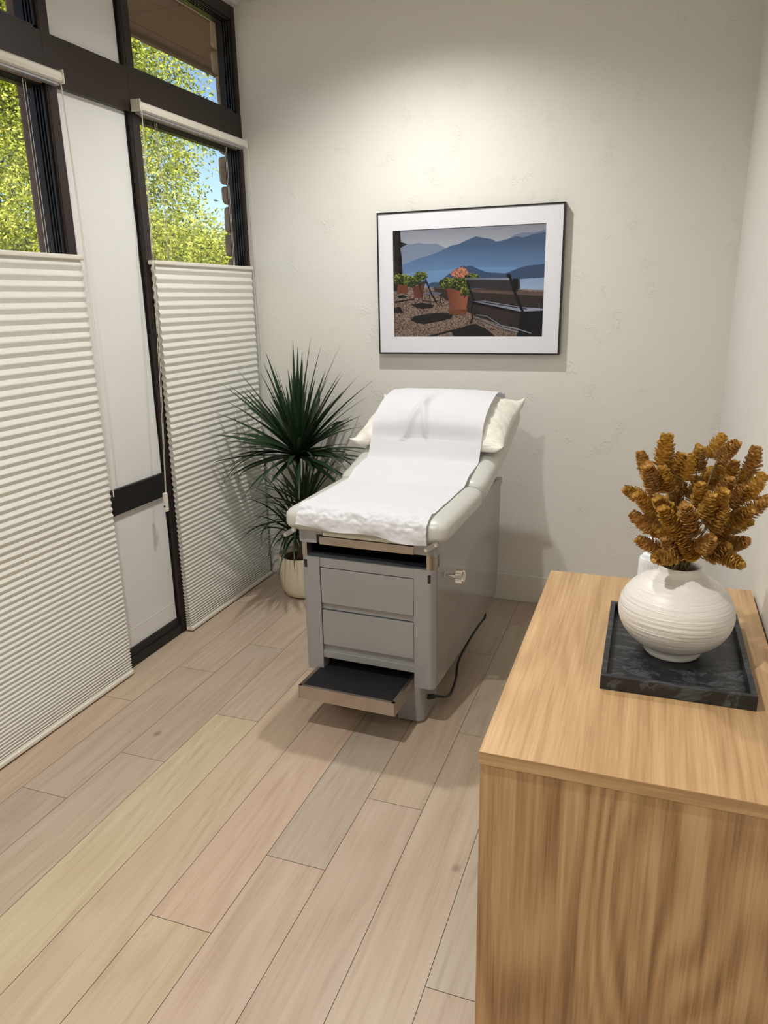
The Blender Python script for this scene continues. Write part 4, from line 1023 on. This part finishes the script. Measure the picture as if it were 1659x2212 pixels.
# ribbed white pump bottle behind the vase ----------------------------------
PB = thing('pump_bottle', 'small white ribbed pump bottle half hidden behind the vase', 'bottle', (.032, 1.955, CZ))
M_wp = mat('white_plastic', srgb(240, 243, 247), .35, var=.01)
bm = BM(); n = 180; prf = [(.034, 0), (.0345, .006), (.0325, .105), (.031, .112)]
rings = [[bm.verts.new(((rad+.0006*math.cos(a*45))*math.cos(a), (rad+.0006*math.cos(a*45))*math.sin(a), z)) for a in [2*math.pi*i/n for i in range(n)]] for rad, z in prf]
for A_, B_ in zip(rings, rings[1:]):
    for i in range(n): bm.faces.new((A_[i], A_[(i+1) % n], B_[(i+1) % n], B_[i]))
bm.faces.new(rings[0][::-1]); bm.faces.new(rings[-1]); obj('bottle_body', bm, M_wp, PB)
bm = BM(); cyl(bm, (0, 0, .112), (0, 0, .120), .028, .026); cyl(bm, (0, 0, .12), (0, 0, .135), .012); cyl(bm, (0, 0, .135), (0, 0, .158), .004); bx(bm, -.045, .010, -.006, .006, .156, .166, .003, 3)
obj('pump_nozzle', bm, M_wp, PB)

# ------------------------------------------------------------------ lights
def downlight(x, y, power, name='recessed_downlight', label=None, spot=R(150), blend=1.0, col=(1, .975, .938)):
    t = thing(name, label or 'round recessed ceiling downlight', 'ceiling light', (x, y, CE), 0, 'recessed ceiling downlights')
    bm = BM(); lathe(bm, [(.062, -.002), (.085, -.004), (.087, 0), (.062, 0)], 48); obj('trim_ring', bm, M_ceil, t)
    em = bpy.data.materials.get('lamp_lens')
    if not em:
        em = bpy.data.materials.new('lamp_lens'); em.use_nodes = True; nt = em.node_tree; bb = nt.nodes['Principled BSDF']; bb.inputs['Emission Color'].default_value = (1, .93, .84, 1); bb.inputs['Emission Strength'].default_value = 6
    bm = BM(); cyl(bm, (0, 0, -.0015), (0, 0, -.0005), .061, seg=40); obj('lens', bm, em, t)
    ld = bpy.data.lights.new('downlight_lamp', 'SPOT'); ld.energy = power; ld.spot_size = spot; ld.spot_blend = blend; ld.shadow_soft_size = .035; ld.color = col
    lo = bpy.data.objects.new('downlight_lamp', ld); C.objects.link(lo); lo.location = (0, 0, -.045); lo.parent = t
    return t
downlight(-1.07, 2.85, 106, label='round recessed ceiling downlight above the exam table')
downlight(-.95, .75, 150, label='round recessed ceiling downlight above the front of the room')
downlight(-.95, -.85, 60, label='added unseen fill downlight in the ceiling behind the camera')  # added fill lamp out of view, raises the ambient light

sun = bpy.data.lights.new('sun', 'SUN'); sun.energy = 8; sun.angle = R(.6); sun.color = (1, .95, .85)
so = bpy.data.objects.new('sun', sun); C.objects.link(so)
so.rotation_euler = Vector((-.62, .42, -.66)).to_track_quat('-Z', 'Y').to_euler(); so.location = (5, -5, 12)

w = bpy.data.worlds.new('sky'); bpy.context.scene.world = w; w.use_nodes = True; nt = w.node_tree
bg = nt.nodes['Background']; sk = nt.nodes.new('ShaderNodeTexSky'); sk.sky_type = 'NISHITA'; sk.sun_disc = False; sk.sun_elevation = R(42); sk.sun_rotation = R(120)
sk.air_density = 1.0; sk.dust_density = .1; sk.ozone_density = 2.5
nt.links.new(sk.outputs[0], bg.inputs[0]); bg.inputs[1].default_value = .17

vs = bpy.context.scene.view_settings
vs.view_transform = 'Standard'; vs.look = 'None'; vs.gamma = 1; vs.use_curve_mapping = False; vs.exposure = -.02
